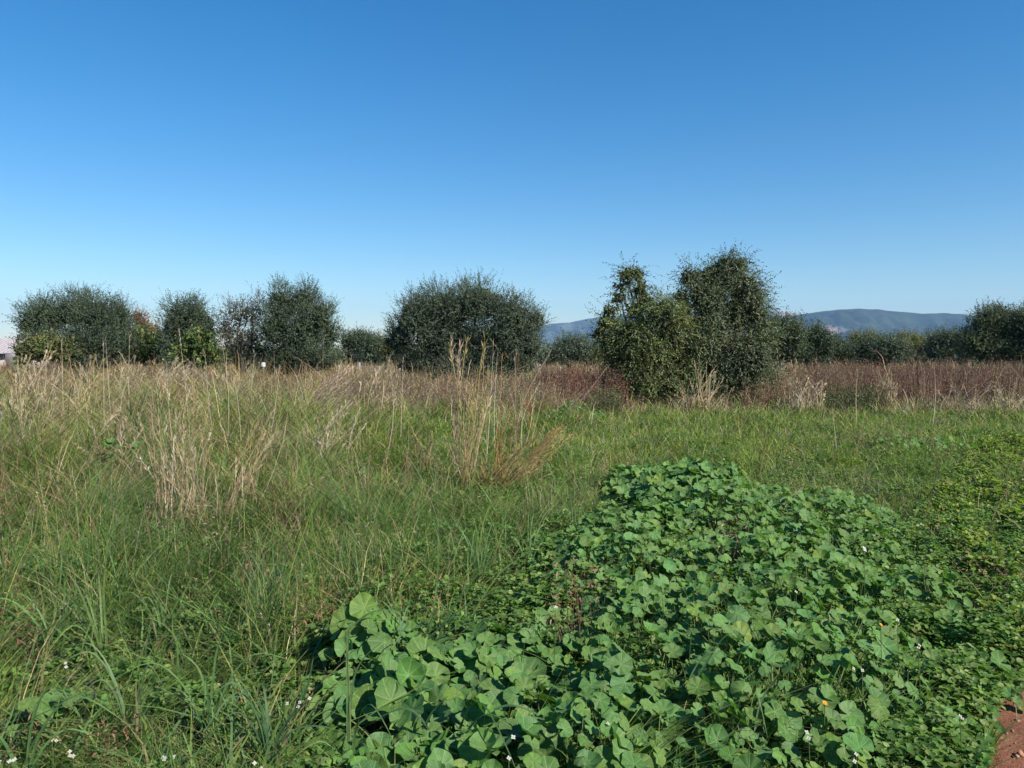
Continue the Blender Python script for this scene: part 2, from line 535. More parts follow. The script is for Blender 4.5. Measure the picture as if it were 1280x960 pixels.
M_MOUNT = tint_material('mountain_scrub', .95, .05, .35, .02)
mountain('mountain', 8200, [(560, 438), (620, 425), (660, 408), (690, 403), (712, 402), (732, 397), (750, 395), (790, 390), (840, 387), (900, 388), (950, 389), (970, 387),
         (984, 388), (1000, 394), (1040, 402), (1100, 420), (1160, 438)], 1700, 3, (.055, .065, .045),
         [(982, 392, 14, 4, (.34, .27, .24)), (712, 408, 10, 3, (.11, .11, .09))])
mountain('mountain', 5600, [(930, 440), (965, 408), (995, 392), (1020, 388.5), (1045, 385), (1070, 383.5), (1095, 384), (1112, 387), (1135, 389), (1150, 391), (1180, 390), (1200, 391),
         (1225, 394), (1260, 399), (1300, 406), (1380, 415), (1480, 428), (1560, 439)], 1300, 8, (.03, .042, .024),
         [(1043, 413, 13, 4.5, (.30, .235, .20)), (1070, 404, 4, 1, (.12, .12, .09))])

# ------------------------------------------------------------------ haze
A = Acc(); box(A, (-9900, -9900, -8), (9900, 10800, 640), (.5, .5, .5))
hz = tag(A.build('haze', None), 'thin pale blue air between the field and the mountains', 'haze', kind='stuff')
hm = bpy.data.materials.new('haze'); hm.use_nodes = True
hn = hm.node_tree; hn.nodes.clear()
ho = hn.nodes.new('ShaderNodeOutputMaterial'); hv = hn.nodes.new('ShaderNodeVolumePrincipled')
hv.inputs['Color'].default_value = (.34, .62, 1, 1)
hv.inputs['Density'].default_value = 0.00007
hv.inputs['Anisotropy'].default_value = 0.0
hn.links.new(hv.outputs[0], ho.inputs['Volume'])
hz.data.materials.clear(); hz.data.materials.append(hm)


# ------------------------------------------------------------------ trees
def crown(lobes, rng, n_sh, k, sh_len, leaf, lw, pal, up=.35, droop=0., fill=.25, jag=.22, gaps=.25):
    """leafy shoots over uneven lobes, plus inner foliage; pal = list of (weight, rgb)"""
    A = Acc()
    L = np.array([l[:6] for l in lobes], float)
    wt = np.array([(l[6] if len(l) > 6 else 1.0) for l in lobes]) * (L[:, 3] * L[:, 5]) ** .9
    wt /= wt.sum()
    # each big lobe carries smaller boughs on its surface; shoots gather on them
    sub, sw, tone = [], [], []
    for i_, l_ in enumerate(L):
        m_ = max(5, int(9 * wt[i_] * len(L)))
        dv_ = unit(rng.normal(0, 1, (m_, 3)) + (0, 0, .2))
        fr = rng.uniform(.28, .5, m_)
        cc_ = l_[:3] + dv_ * l_[3:6] * (rng.uniform(.55, .88, m_))[:, None]
        for c0, f0, in zip(cc_, fr):
            sub.append([*c0, *(l_[3:6] * f0)]); sw.append(wt[i_] / m_ * f0 * 2.6); tone.append(rng.uniform(.7, 1.4))
        sub.append(list(l_)); sw.append(wt[i_] * .35); tone.append(1.)
    Lbig, wbig = L, wt
    L = np.array(sub); wt = np.array(sw); wt /= wt.sum(); tone = np.array(tone)
    idx = rng.choice(len(L), n_sh, p=wt)
    dirs = unit(rng.normal(0, 1, (n_sh, 3)) + (0, 0, .25))
    c = L[idx, :3]; r = L[idx, 3:6]
    bump = 1 + jag * .45 * (np.sin(dirs[:, 0] * 7 + idx * 1.7) + np.sin(dirs[:, 2] * 9 + idx) * .8 + np.sin(dirs[:, 1] * 8 - idx))
    rad = rng.uniform(.55, 1.0, n_sh) ** .6 * bump
    P = c + dirs * r * rad[:, None]
    # irregular holes: drop shoots where a 3-D pattern is low
    pat = np.sin(P[:, 0] * 3.1 + idx) + np.sin(P[:, 1] * 2.7 + 1.3 * idx) + np.sin(P[:, 2] * 3.9)
    P_ok = (pat > -3 + 2.6 * gaps) | (rng.random(n_sh) < .35)
    P_ok &= P[:, 2] > .05
    P, dirs, idx, pat = P[P_ok], dirs[P_ok], idx[P_ok], pat[P_ok]
    n = len(P)
    sdv = unit(dirs * .7 + rng.normal(0, .45, (n, 3)) + np.array([0, 0, up - droop]))
    sl = sh_len * rng.uniform(.4, 1.5, n)
    t = (np.arange(k) + .5) / k
    pos = P[:, None] + sdv[:, None] * (sl[:, None] * t[None])[..., None]
    pos[..., 2] -= droop * .5 * (t[None] ** 2) * sl[:, None]
    pos = pos.reshape(-1, 3)
    sdr = np.repeat(sdv, k, 0)
    ld = unit(sdr * .8 + rng.normal(0, .55, (n * k, 3)) - np.array([0, 0, droop * .5]))
    nr = unit(np.repeat(dirs, k, 0) * 1.1 + rng.normal(0, .6, (n * k, 3)) + (0, 0, .35))
    pr = np.array([p[0] for p in pal], float); pr /= pr.sum()
    pc = np.array([p[1] for p in pal])
    shc = pc[rng.choice(len(pal), n, p=pr)] * tone[idx][:, None]
    cc = np.repeat(shc, k, 0) * rng.uniform(.84, 1.2, (n * k, 1))
    leaves(A, pos, ld, nr, leaf * rng.uniform(.7, 1.3, n * k), lw * rng.uniform(.7, 1.3, n * k), cc, detail=False)
    nf = int(n * k * fill)
    if nf:
        L, wt = Lbig, wbig
        idx = rng.choice(len(L), nf, p=wt)
        dd = unit(rng.normal(0, 1, (nf, 3))) * (rng.uniform(0, 1, nf) ** .45)[:, None] * .72
        Pf = L[idx, :3] + dd * L[idx, 3:6]
        Pf[:, 2] = np.maximum(Pf[:, 2], .05)
        leaves(A, Pf, unit(rng.normal(0, 1, (nf, 3))), unit(rng.normal(0, 1, (nf, 3))), leaf * 1.9 * rng.uniform(.7, 1.3, nf), lw * 2.6,
               pc[rng.choice(len(pal), nf, p=pr)] * .9, detail=False)
    return A


def limbs(base, lobes, rng, r0, nb=4, col=(.13, .11, .09), fork=.3, twigs=5):
    A = Acc()
    base = np.array(base, float)
    zt = np.mean([l[2] for l in lobes]); cx = np.mean([l[0] for l in lobes]); cy = np.mean([l[1] for l in lobes])
    f0 = base + np.array([(cx - base[0]) * .15, (cy - base[1]) * .15, max(zt * fork, .35)])
    pts = np.array([base - (0, 0, .15), base + (0, 0, .08), base * .5 + f0 * .5 + (rng.normal(0, .05), 0, 0), f0])
    tube(A, pts, [r0 * 1.5, r0 * 1.15, r0 * .9, r0 * .8], col, 9)
    for l in lobes:
        c = np.array(l[:3]); rr = np.array(l[3:6])
        m = (f0 + c) / 2 + rng.normal(0, .12, 3) * rr
        e = c + rng.normal(0, .2, 3) * rr + (0, 0, rr[2] * .4)
        P = [f0 - (0, 0, .1), f0 * .6 + m * .4, m, m * .4 + c * .6, e]
        r1 = r0 * .5
        tube(A, P, np.array([1, .8, .6, .42, .15]) * r1, col, 6)
        for _ in range(twigs):
            dv = unit(rng.normal(0, 1, 3) + (0, 0, .5))
            s0 = m * .3 + c * .7 + rng.normal(0, .15, 3) * rr
            e2 = c + dv * rr * rng.uniform(.8, 1.05)
            tube(A, [s0, (s0 + e2) / 2 + rng.normal(0, .08, 3) * rr, e2], np.array([.2, .12, .04]) * r1, col, 4)
    return A


GREY = [(5, (.094, .122, .082)), (3, (.066, .088, .058)), (2, (.12, .145, .10)), (.8, (.09, .115, .04))]
DARK = [(5, (.078, .108, .066)), (3, (.054, .076, .046)), (2, (.10, .125, .08)), (.8, (.08, .10, .035))]
LIGHT = [(4, (.085, .11, .06)), (3, (.055, .075, .035)), (2, (.13, .15, .10)), (1, (.12, .135, .05))]
YELL = [(4, (.15, .155, .05)), (3, (.09, .115, .04)), (2, (.2, .17, .06))]
FRESH = [(4, (.085, .13, .035)), (3, (.05, .08, .025)), (2, (.15, .17, .05))]
RUST = [(4, (.20, .10, .05)), (3, (.20, .09, .045)), (2, (.16, .12, .06))]
GREYBR = [(4, (.11, .11, .085)), (3, (.07, .08, .05)), (2, (.15, .13, .10))]


def tree(name, label, cat, d, plobes, seed, pal, dens=1.0, leaf=.066, lw=.024, up=.35, droop=0., gaps=.25, fill=.25, r0=.14, basepx=None,
         group=None, sh=.42, k=11, jag=.3, fork=.3, barkcol=(.13, .11, .09), parts=True):
    rng = np.random.default_rng(seed)
    L = []
    for l in plobes:
        px, py, rx, ry = l[:4]
        dy = l[4] if len(l) > 4 else rng.normal(0, .25) * rx / F_PX * d
        c = D(px, py, d + dy)
        L.append((c[0], c[1], max(c[2], .2), rx / F_PX * d * .9, (rx + ry) / 2 / F_PX * d, ry / F_PX * d * .84, l[5] if len(l) > 5 else 1.0))
    bpx = basepx if basepx is not None else np.mean([l[0] for l in plobes])
    base = (D(bpx, HOR, d)[0], d, 0)
    area = sum(l[3] * l[5] for l in L)
    n_sh = int(dens * area * 950 * (30 / d) ** .7)
    t = thing(name, label, cat, base, group)
    o = np.array(base)
    limbs(base, L, rng, r0, col=barkcol, fork=fork).build('trunk', M_BARK, t, o, smooth=True)
    A = crown(L, rng, n_sh, k, sh, leaf, lw, pal, up, droop, fill, jag, gaps)
    A.build('crown', M_OLIVE, t, o)
    return t


tree('olive_tree', 'broad dark olive tree farthest to the left, beside the grey-roofed house', 'tree', 32,
     [(58, 398, 34, 28), (98, 392, 36, 30), (122, 396, 26, 32), (150, 402, 18, 32), (38, 408, 20, 15), (60, 430, 38, 24), (105, 430, 46, 30), (150, 428, 22, 26), (118, 452, 50, 14)], 21, DARK, 1.1, gaps=.3)
tree('olive_tree', 'narrow dark green olive tree standing between the broad left olive and the grey thin one', 'tree', 31,
     [(222, 400, 22, 26), (244, 396, 20, 24), (258, 410, 14, 26), (214, 425, 22, 26), (248, 432, 24, 24), (230, 452, 34, 14)], 22, DARK, 1.1)
tree('olive_tree', 'thin greyish olive tree with see-through twigs, leaning on the left of the tall pointed olive', 'tree', 30.5,
     [(300, 394, 26, 24, 0, .8), (282, 412, 16, 20, 0, .8), (318, 395, 18, 26, 0, .8), (300, 425, 30, 24, 0, .9), (322, 440, 22, 20), (285, 445, 24, 16)], 23, GREYBR, .7, up=.6, gaps=.9, fill=.12, jag=.35)
tree('olive_tree', 'tall dark olive tree with feathery pointed shoots, right one of the left group', 'tree', 30,
     [(352, 382, 24, 30), (378, 378, 20, 24), (399, 396, 18, 28), (412, 420, 14, 22), (345, 412, 24, 30), (378, 415, 34, 34), (370, 442, 50, 24), (400, 452, 26, 18), (350, 460, 40, 14)], 24, DARK, 1.1, up=.75, jag=.3)
tree('olive_tree', 'large round dense olive tree alone in the middle of the field', 'tree', 28,
     [(560, 388, 44, 36), (598, 380, 42, 32), (520, 398, 32, 34), (638, 398, 34, 34), (668, 402, 16, 18), (500, 425, 20, 28), (560, 425, 62, 36), (625, 430, 46, 32), (662, 430, 22, 24), (520, 456, 36, 18), (600, 462, 64, 18), (560, 465, 60, 14), (650, 455, 30, 18)],
     25, GREY, 1.15, up=.5, r0=.2)
tree('wild_olive_tree', 'sparse-topped green tree with drooping boughs, left one of the close pair', 'tree', 22.5,
     [(784, 344, 13, 11, 0, .5), (797, 342, 9, 10, 0, .5), (800, 362, 12, 14, 0, .6), (772, 372, 12, 11, 0, .4), (806, 376, 14, 12, 0, .5), (762, 388, 11, 9, 0, .4), (776, 358, 9, 8, 0, .35), (795, 388, 16, 14, 0, .7), (758, 405, 15, 16, 0, .7), (748, 418, 8, 12, 0, .6), (790, 418, 28, 26), (828, 395, 26, 26), (845, 428, 26, 26), (836, 384, 14, 12, 0, .6), (765, 430, 16, 22), (780, 455, 22, 24), (808, 440, 34, 30),
      (800, 474, 34, 24), (838, 484, 34, 20), (860, 460, 26, 30), (852, 400, 16, 24)], 26, [(4, (.09, .12, .045)), (2, (.05, .07, .03)), (3, (.17, .19, .065)), (1, (.14, .16, .09))], 1.15, leaf=.08, lw=.026, up=.1, droop=.5, gaps=.55, sh=.5, basepx=815)
tree('wild_olive_tree', 'tallest dense tree of the field, right one of the close pair with grey-green hanging foliage', 'tree', 23,
     [(898, 345, 32, 22), (922, 332, 16, 13, 0, .8), (864, 348, 20, 13, 0, .7), (852, 372, 14, 12, 0, .5), (906, 328, 12, 8, 0, .6), (940, 372, 16, 16), (952, 420, 14, 24), (956, 470, 12, 22), (862, 440, 26, 30), (930, 360, 24, 22), (885, 375, 30, 28), (925, 395, 30, 30), (948, 392, 10, 22, 0, .8), (880, 415, 34, 34), (930, 440, 28, 32),
      (946, 450, 16, 30, -.5), (890, 455, 42, 34), (930, 478, 28, 20), (880, 488, 36, 16), (860, 445, 22, 26)], 27, [(4, (.08, .105, .055)), (2, (.05, .07, .036)), (3, (.15, .17, .105)), (1, (.13, .15, .06))], 1.2,
     leaf=.08, lw=.026, up=.1, droop=.35, gaps=.5, sh=.5, basepx=895, r0=.18)
tree('rust_leaved_tree', 'small tree with rusty orange autumn leaves behind the broad left olive', 'tree', 44,
     [(172, 396, 10, 11), (178, 404, 14, 12), (190, 412, 14, 12), (168, 418, 14, 16), (196, 425, 16, 18)], 28, RUST, .7, gaps=.7)
tree('leafy_shrub', 'fresh yellow-green shrub growing low in front of the narrow olive', 'shrub', 27,
     [(246, 430, 16, 14), (258, 444, 16, 14), (236, 446, 14, 12)], 29, FRESH, .9, up=.3, r0=.04, leaf=.11, lw=.06)
tree('leafy_shrub', 'pale olive-green shrub at the foot of the broad olive beside the house', 'shrub', 29,
     [(48, 436, 18, 16), (72, 442, 18, 14), (30, 446, 12, 12)], 30, [(4, (.10, .12, .045)), (3, (.07, .09, .035)), (2, (.14, .14, .05))], .7, up=.4, r0=.04, leaf=.12, lw=.05)
tree('leafy_shrub', 'low grey-green shrub between the broad left olive and the narrow olive', 'shrub', 33,
     [(178, 432, 18, 18), (195, 442, 14, 14), (172, 448, 16, 12)], 61, FRESH, .7, up=.4, r0=.04, leaf=.12, lw=.05)

FARG = 'trees in the far row beyond the field'
far = [
    ('olive_tree', 'small dark bush-like tree in the gap left of the round central olive', 52, [(438, 428, 18, 14), (452, 424, 14, 13), (462, 432, 16, 14)], DARK),
    ('leafy_tree', 'small pale tree touching the left edge of the round central olive', 58, [(470, 430, 13, 12), (482, 436, 14, 14)], YELL),
    ('olive_tree', 'small rounded olive tree under the left mountain, between the central olive and the pair', 46, [(712, 434, 22, 16), (726, 440, 20, 16), (698, 442, 14, 14)], GREY),
    ('leafy_tree', 'small yellowish tree just left of the sparse-topped tree', 55, [(742, 442, 12, 12), (736, 450, 12, 10)], YELL),
    ('olive_tree', 'pale grey-green rounded olive tree just right of the tallest tree', 40, [(970, 416, 18, 20), (990, 420, 20, 24), (980, 438, 30, 20), (955, 440, 14, 18)], LIGHT),
    ('olive_tree', 'darker olive tree second to the right of the tallest tree', 44, [(1020, 420, 13, 16), (1028, 432, 16, 20), (1012, 442, 20, 18)], DARK),
    ('olive_tree', 'low grey olive tree below the bare quarry scar on the mountain', 50, [(1045, 436, 18, 15), (1058, 442, 18, 14)], LIGHT),
    ('olive_tree', 'wide low olive tree at the middle of the right-hand row', 45, [(1085, 436, 20, 16), (1112, 436, 24, 18), (1100, 446, 36, 14)], GREY),
    ('leafy_tree', 'pale yellow-green tree behind the wide low olive of the right-hand row', 64, [(1072, 424, 12, 8), (1092, 424, 12, 9), (1078, 434, 18, 12)], YELL),
    ('leafy_tree', 'yellowish tree standing behind and right of the wide low olive', 62, [(1140, 426, 16, 10), (1155, 434, 16, 14), (1130, 436, 14, 14)], YELL),
    ('olive_tree', 'dark olive tree right of the yellowish trees in the right-hand row', 55, [(1178, 424, 20, 14), (1195, 430, 18, 16), (1172, 440, 22, 14)], GREY),
    ('olive_tree', 'big dark olive tree reaching highest at the right border of the picture', 42, [(1236, 404, 24, 20), (1255, 412, 26, 24), (1222, 425, 22, 24), (1245, 440, 40, 20)], LIGHT),
    ('olive_tree', 'dark olive tree cut by the right border of the picture', 41, [(1282, 408, 20, 22), (1300, 418, 28, 26), (1285, 438, 34, 20)], DARK),
    ('olive_tree', 'olive tree beyond the right border, next in the row', 43, [(1370, 410, 30, 25), (1395, 425, 34, 28)], GREY),
    ('olive_tree', 'olive tree two places beyond the right border of the row', 41, [(1470, 405, 34, 28), (1500, 425, 40, 28)], DARK),
    ('olive_tree', 'olive tree beyond the left border, past the house', 48, [(-170, 410, 34, 26), (-140, 425, 40, 26)], GREY),
]
for i, (nm, lb, d, pl, pal) in enumerate(far):
    tree(nm, lb, 'tree', d, pl, 200 + i, pal, 1.15, leaf=.11, lw=.042, gaps=.3, fill=.35, r0=.12, group=FARG, k=7, sh=.5, up=.45)

# the far wood that closes the view behind the rows: one mass
rng = np.random.default_rng(90)
wl = []
for px in range(-420, 1750, 22):
    d = 95 + rng.uniform(-12, 12)
    tp = 430 + rng.uniform(-4, 6)
    if 640 < px < 760: tp += 5
    if px < 20: tp += 12
    c = D(px, 446, d)
    rz = max(446 - tp, 4) / F_PX * d
    wl.append((c[0], c[1], max(c[2], .5), 2.4, 2.2, rz, 1.0))
W_ = crown(wl, rng, 9000, 6, .6, .32, .14, GREY[:3] + [(1, (.12, .13, .05))], .4, 0, .5, .25, .2)
tag(W_.build('distant_wood', M_OLIVE), 'low dark line of far-off woodland behind the field trees', 'woodland', kind='stuff')

# ------------------------------------------------------------------ house at the left edge
hb = np.array(D(-28, HOR, 52)) * (1, 1, 0)
ht = thing('house', 'low house with a grey tiled roof at the far left border', 'house', hb)
sc52 = 52 / F_PX
def hz_(py): return CAM_H + (HOR - py) * sc52
A = Acc(); box(A, (-3.6, 0, 0), (2.35, 6, hz_(441)), (.36, .31, .29)); A.build('wall', M_PAINT, ht)
A = Acc()
V = [(-3.9, -.35, hz_(442)), (2.6, -.35, hz_(442)), (2.0, 3, hz_(422)), (-3.3, 3, hz_(422)), (2.6, 6.35, hz_(442)), (-3.9, 6.35, hz_(442))]
A.add(V, [(0, 1, 2, 3), (3, 2, 4, 5)], [(1, 4, 2), (5, 0, 3)], (.33, .30, .31))
for k_ in range(22):                                   # tile courses running up the slope
    x0 = -3.8 + k_ * .29
    x1 = -3.3 + (x0 + 3.9) * (5.3 / 6.5)
    tube(A, [(x0, -.37, hz_(442) + .02), (x1, 2.98, hz_(422) + .02)], .05, (.36, .33, .34), 5)
rf = A.build('roof', M_PAINT, ht)
A = Acc(); box(A, (1.2, 2.3, hz_(424)), (1.5, 2.6, hz_(417)), (.16, .14, .14)); A.build('chimney', M_PAINT, rf)
for x0 in (-2.3, .2):
    A = Acc(); box(A, (x0, -.04, .9), (x0 + .9, .03, hz_(447)), (.05, .05, .06)); wv = A.build('window', M_PAINT, ht)
    A = Acc(); box(A, (x0 - .08, -.07, .82), (x0 + .98, -.042, .9), (.5, .3, .26)); A.build('sill', M_PAINT, wv)
A = Acc(); box(A, (2.5, -1, 0), (4.3, -.8, hz_(441)), (.30, .27, .26))
gw = A.build('garden_wall', M_PAINT, None, None); gw.location = hb
tag(gw, 'short pale rendered wall on the right of the low house', 'wall')

# ------------------------------------------------------------------ wire fence in the gap left of the central olive
fd = 38.0
fb = np.array([D(424, HOR, fd)[0], fd, 0])
ft = thing('wire_fence', 'thin wire fence with pale posts in the gap left of the round central olive', 'fence', fb)
x1 = D(700, HOR, fd)[0] - fb[0]
nP = 12
for i in range(nP):
    A = Acc(); xx = x1 * i / (nP - 1); hgt = .95 if i != 1 else 1.05
    box(A, (xx - .045, -.045, -.1), (xx + .045, .045, hgt + .05 * math.sin(i * 2.1)), (.26, .24, .22)); A.build('post', M_PAINT, ft)
A = Acc()
for z in (.3, .5, .7, .88):
    tube(A, [(0, -.05, z), (x1 * .5, -.05, z - .02), (x1, -.05, z)], .008, (.25, .25, .26), 4)
for i in range(60):
    xx = x1 * i / 59; tube(A, [(xx, -.055, .3), (xx, -.055, .89)], .005, (.3, .3, .3), 3)
A.build('wire_mesh', M_PAINT, ft)

# small white bucket upturned on a stake
bb = np.array(D(329, HOR, 24)) * (1, 1, 0)
bt = thing('bucket', 'small white bucket upturned on a stake below the tall pointed olive', 'bucket', bb)
A = Acc(); zt = CAM_H + (HOR - 455) / F_PX * 24
tube(A, [(0, 0, -.1), (0, 0, zt)], .025, (.2, .15, .1), 6); A.build('stake', M_BARK, bt)
A = Acc(); tube(A, [(0, 0, zt - .08), (0, 0, zt - .075), (0, 0, zt + .05), (0, 0, zt + .055)], [.075, .07, .058, .001], (.36, .36, .35), 14); A.build('pail', M_PAINT, bt, smooth=True)

# ------------------------------------------------------------------ mallow patch outline on the ground
MP = [(378, 815), (400, 775), (470, 768), (540, 800), (590, 765), (600, 730), (660, 715), (640, 672), (705, 640), (745, 632), (752, 590), (850, 573), (925, 590), (985, 606), (1075, 598), (1150, 636),
      (1180, 700), (1240, 770), (1282, 800), (1262, 850), (1232, 880), (1215, 960), (1190, 1150), (1080, 1400), (560, 1400), (420, 1150), (372, 960)]
MPOLY = [W(a, b, .24)[:2] for a, b in MP]


CL1 = [W(a, b, .24)[:2] for a, b in [(378, 815), (400, 775), (470, 768), (545, 800), (600, 775), (650, 800), (700, 850), (700, 1000), (560, 1080), (420, 1080), (372, 960)]]


def mallow_h(x, y):
    e = edge_dist(x, y, MPOLY)
    h = .08 + .25 * np.clip(e / .95, 0, 1) ** .8
    h = h + .07 * noise2(x, y, 1.3, 31) + .05 * noise2(x, y, .55, 32)
    hump = np.exp(-(((x - W(830, 590, .4)[0]) / .75) ** 2 + ((y - W(830, 590, .4)[1]) / 1.0) ** 2))
    h = h + .10 * inpoly(x, y, CL1) * np.clip(edge_dist(x, y, CL1) / .35, 0, 1)
    return np.clip(h + .10 * hump, .07, 1)


NL = 7
ang = np.linspace(-1, 1, NL * 4 + 1) * R(164)
rings = np.array([.12, .45, .78, 1.0])


def mallow_leaves(acc, pos, up, fwd, size, col, rng, cup):
    """round, shallowly lobed, pleated leaves; pos is where the stalk meets the blade"""
    n = len(pos)
    up = unit(up); f = unit(fwd - up * (fwd * up).sum(-1, keepdims=True)); s = np.cross(f, up)
    ph = (ang / R(164) + 1) / 2 * NL                       # 0..7, vein in the middle of each lobe
    lob = 1 + .035 * np.cos((ph - .5) * 2 * math.pi)
    na = len(ang)
    wav = rng.uniform(-1, 1, (n, 4))
    shape = .80 + .20 * np.cos(ang * .5) ** 2              # slightly longer forward
    rr = rings[None, :, None] * (lob * shape)[None, None, :] ** (rings[None, :, None] ** 2) * np.ones((n, 1, 1))
    edge = 1 + .05 * np.sin(3 * ang[None] + wav[:, :1] * 6)[:, None, :] * rings[None, :, None]
    rr = rr * edge
    a_ = ang[None, None, :]
    pleat = .06 * np.cos((ph - .5) * 2 * math.pi)[None, None, :] * rings[None, :, None]
    zz = cup[:, None, None] * rr ** 2 - pleat + .12 * rings[None, :, None] ** 2 * np.sin(2 * a_ + wav[:, 1, None, None] * 6) * wav[:, 2, None, None] \
        + .05 * rings[None, :, None] ** 3 * np.sin(5 * a_ + wav[:, 3, None, None] * 6)
    X = rr * np.cos(a_); Y = rr * np.sin(a_)
    sz = size[:, None, None, None]
    P = pos[:, None, None] + sz * (f[:, None, None] * X[..., None] + s[:, None, None] * Y[..., None] + up[:, None, None] * zz[..., None])
    V = np.concatenate([pos[:, None], P.reshape(n, -1, 3)], 1)
    nv = V.shape[1]
    Q, T = [], []
    for j in range(na - 1):
        T.append([0, 1 + j, 2 + j])
        for i in range(len(rings) - 1):
            a0 = 1 + i * na + j
            Q.append([a0, a0 + na, a0 + na + 1, a0 + 1])
    off = (np.arange(n) * nv)[:, None, None]
    Qs = (np.array(Q)[None] + off).reshape(-1, 4); Ts = (np.array(T)[None] + off).reshape(-1, 3)
    lm = np.zeros((n, nv, 3))
    lm[:, 1:, 0] = np.tile(ph, len(rings))[None]; lm[:, 0, 0] = .5
    lm[:, 1:, 1] = np.repeat(rings, na)[None]
    lm[:, :, 2] = rng.random(n)[:, None]
    acc.add(V.reshape(-1, 3), Qs, Ts, np.repeat(col, nv, 0), lm.reshape(-1, 3))


def mallow_fill(xy, hfac, smin, smax, rng, tilt=.42, yl=.0, root=None):
    """leaves + stalks for given ground positions; returns two collectors"""
    n = len(xy)
    x, y = xy[:, 0], xy[:, 1]
    H = mallow_h(x, y)
    e = .12
    gx = (mallow_h(x + e, y) - mallow_h(x - e, y)) / (2 * e); gy = (mallow_h(x, y + e) - mallow_h(x, y - e)) / (2 * e)
    nrm = np.stack([-gx * .8, -gy * .8, np.ones(n)], -1)
    nrm = unit(nrm + rng.normal(0, tilt, (n, 3)) * (1, 1, .2) + np.array([.16, -.30, 0]))
    z = ground_z(x, y) + H * hfac
    size = rng.uniform(smin, smax, n) * np.where(rng.random(n) < .4, .6, 1)
    az = rng.uniform(0, 2 * math.pi, n)
    fwd = np.stack([np.cos(az), np.sin(az), np.zeros(n)], -1)
    base = np.array([.092, .186, .043])
    col = base[None] * rng.uniform(.75, 1.22, (n, 1)) * np.stack([rng.uniform(.85, 1.2, n), np.ones(n), rng.uniform(.75, 1.35, n)], -1)
    ye = rng.random(n) < .04 + yl
    col[ye] = col[ye] * (1.5, 1.2, .8)
    L = Acc()
    cup = rng.normal(.18, .22, n)
    pos = np.stack([x, y, z], -1)
    mallow_leaves(L, pos, nrm, fwd, size, col, rng, cup)
    S = Acc()
    b = pos.copy(); b[:, 2] = ground_z(x, y); b[:, :2] += rng.normal(0, .06, (n, 2))
    if root is not None: b[:, :2] = np.array(root)[None] + rng.normal(0, .01, (n, 2))
    dv = pos - b
    laz = np.arctan2(dv[:, 1], dv[:, 0]); hh = np.maximum(dv[:, 2], .03)
    t = np.linspace(0, 1, 4)[None, :, None]
    P = b[:, None] * (1 - t) + pos[:, None] * t - np.array([0, 0, .0]) 
    P[:, 1:3, :2] += rng.normal(0, .012, (n, 2, 2))
    sa = rng.uniform(0, 6.28, n); side = np.stack([np.cos(sa), np.sin(sa), 0 * sa], -1)[:, None] * .0016
    V = np.stack([P - side, P + side], 2).reshape(n, -1, 3)
    q_ = np.array([[2 * i, 2 * i + 1, 2 * i + 3, 2 * i + 2] for i in range(3)])
    Q = (q_[None] + (np.arange(n) * 8)[:, None, None]).reshape(-1, 4)
    cs = np.array([.12, .17, .06])[None] * rng.uniform(.7, 1.3, (n, 1))
    S.add(V.reshape(-1, 3), Q, None, np.repeat(cs, 8, 0))
    return L, S


def scatter_poly(poly, n, rng, mind):
    P = np.asarray(poly)[:, :2]
    lo, hi = P.min(0), P.max(0)
    pts = rng.uniform(lo, hi, (n, 2))
    pts = pts[inpoly(pts[:, 0], pts[:, 1], poly)]
    # thin out to a minimum spacing with a coarse cell hash
    if mind > 0:
        cell = np.floor(pts / mind).astype(int)
        _, k_ = np.unique(cell[:, 0] * 100003 + cell[:, 1], return_index=True)
        pts = pts[np.sort(k_)]
    return pts


CL2 = [W(a, b, .3)[:2] for a, b in [(745, 632), (752, 590), (800, 576), (860, 571), (925, 588), (930, 612), (880, 640), (800, 652)]]
rng = np.random.default_rng(41)
pts = scatter_poly(MPOLY, 80000, rng, .056)
pts = pts + rng.normal(0, .012, pts.shape)
pts = pts[(pts[:, 1] > .9)]
gap = noise2(pts[:, 0], pts[:, 1], .75, 77) + .5 * noise2(pts[:, 0], pts[:, 1], .35, 78)
ed_ = edge_dist(pts[:, 0], pts[:, 1], MPOLY)
pts = pts[(ed_ + .16 * noise2(pts[:, 0], pts[:, 1], .5, 79) > .10) | (rng.random(len(pts)) < .12)]
gap = noise2(pts[:, 0], pts[:, 1], .75, 77) + .5 * noise2(pts[:, 0], pts[:, 1], .35, 78)
rightish = np.clip((pts[:, 0] / pts[:, 1] - .28) / .25, 0, 1)
pts = pts[(gap > -.34 + .18 * rightish - .8 * inpoly(pts[:, 0], pts[:, 1], CL1)) | (rng.random(len(pts)) < .3)]
in1 = inpoly(pts[:, 0], pts[:, 1], CL1); in2 = inpoly(pts[:, 0], pts[:, 1], CL2) & ~in1


def mallow_object(name, p, seed, smin, smax, as_thing=None):
    rng = np.random.default_rng(seed)
    top, st = mallow_fill(p, rng.uniform(.82, 1.12, len(p)), smin, smax, rng)
    sub = p[rng.random(len(p)) < .75] + rng.normal(0, .03, ((rng.random(1) * 0).size and 1, 2))
    low, st2 = mallow_fill(sub, rng.uniform(.3, .75, len(sub)), smin * .6, smax * .8, rng, .5, .08)
    for s in (low,):
        top.V += s.V; top.C += s.C; top.X += s.X
        top.Q += [q + top.n for q in s.Q]; top.T += [q + top.n for q in s.T]; top.n += s.n
    st.Q += [q + st.n for q in st2.Q]; st.V += st2.V; st.C += st2.C; st.n += st2.n
    if as_thing:
        o = np.array([*p.mean(0), 0])
        t = thing(name, as_thing, 'plant', o, 'mallow plants that stand out of the patch')
        top.build('leaves', M_MALLOW, t, o, smooth=True); st.build('leaf_stalks', M_COVER, t, o)
        return t
    o = top.build(name, M_MALLOW, smooth=True)
    return o, st


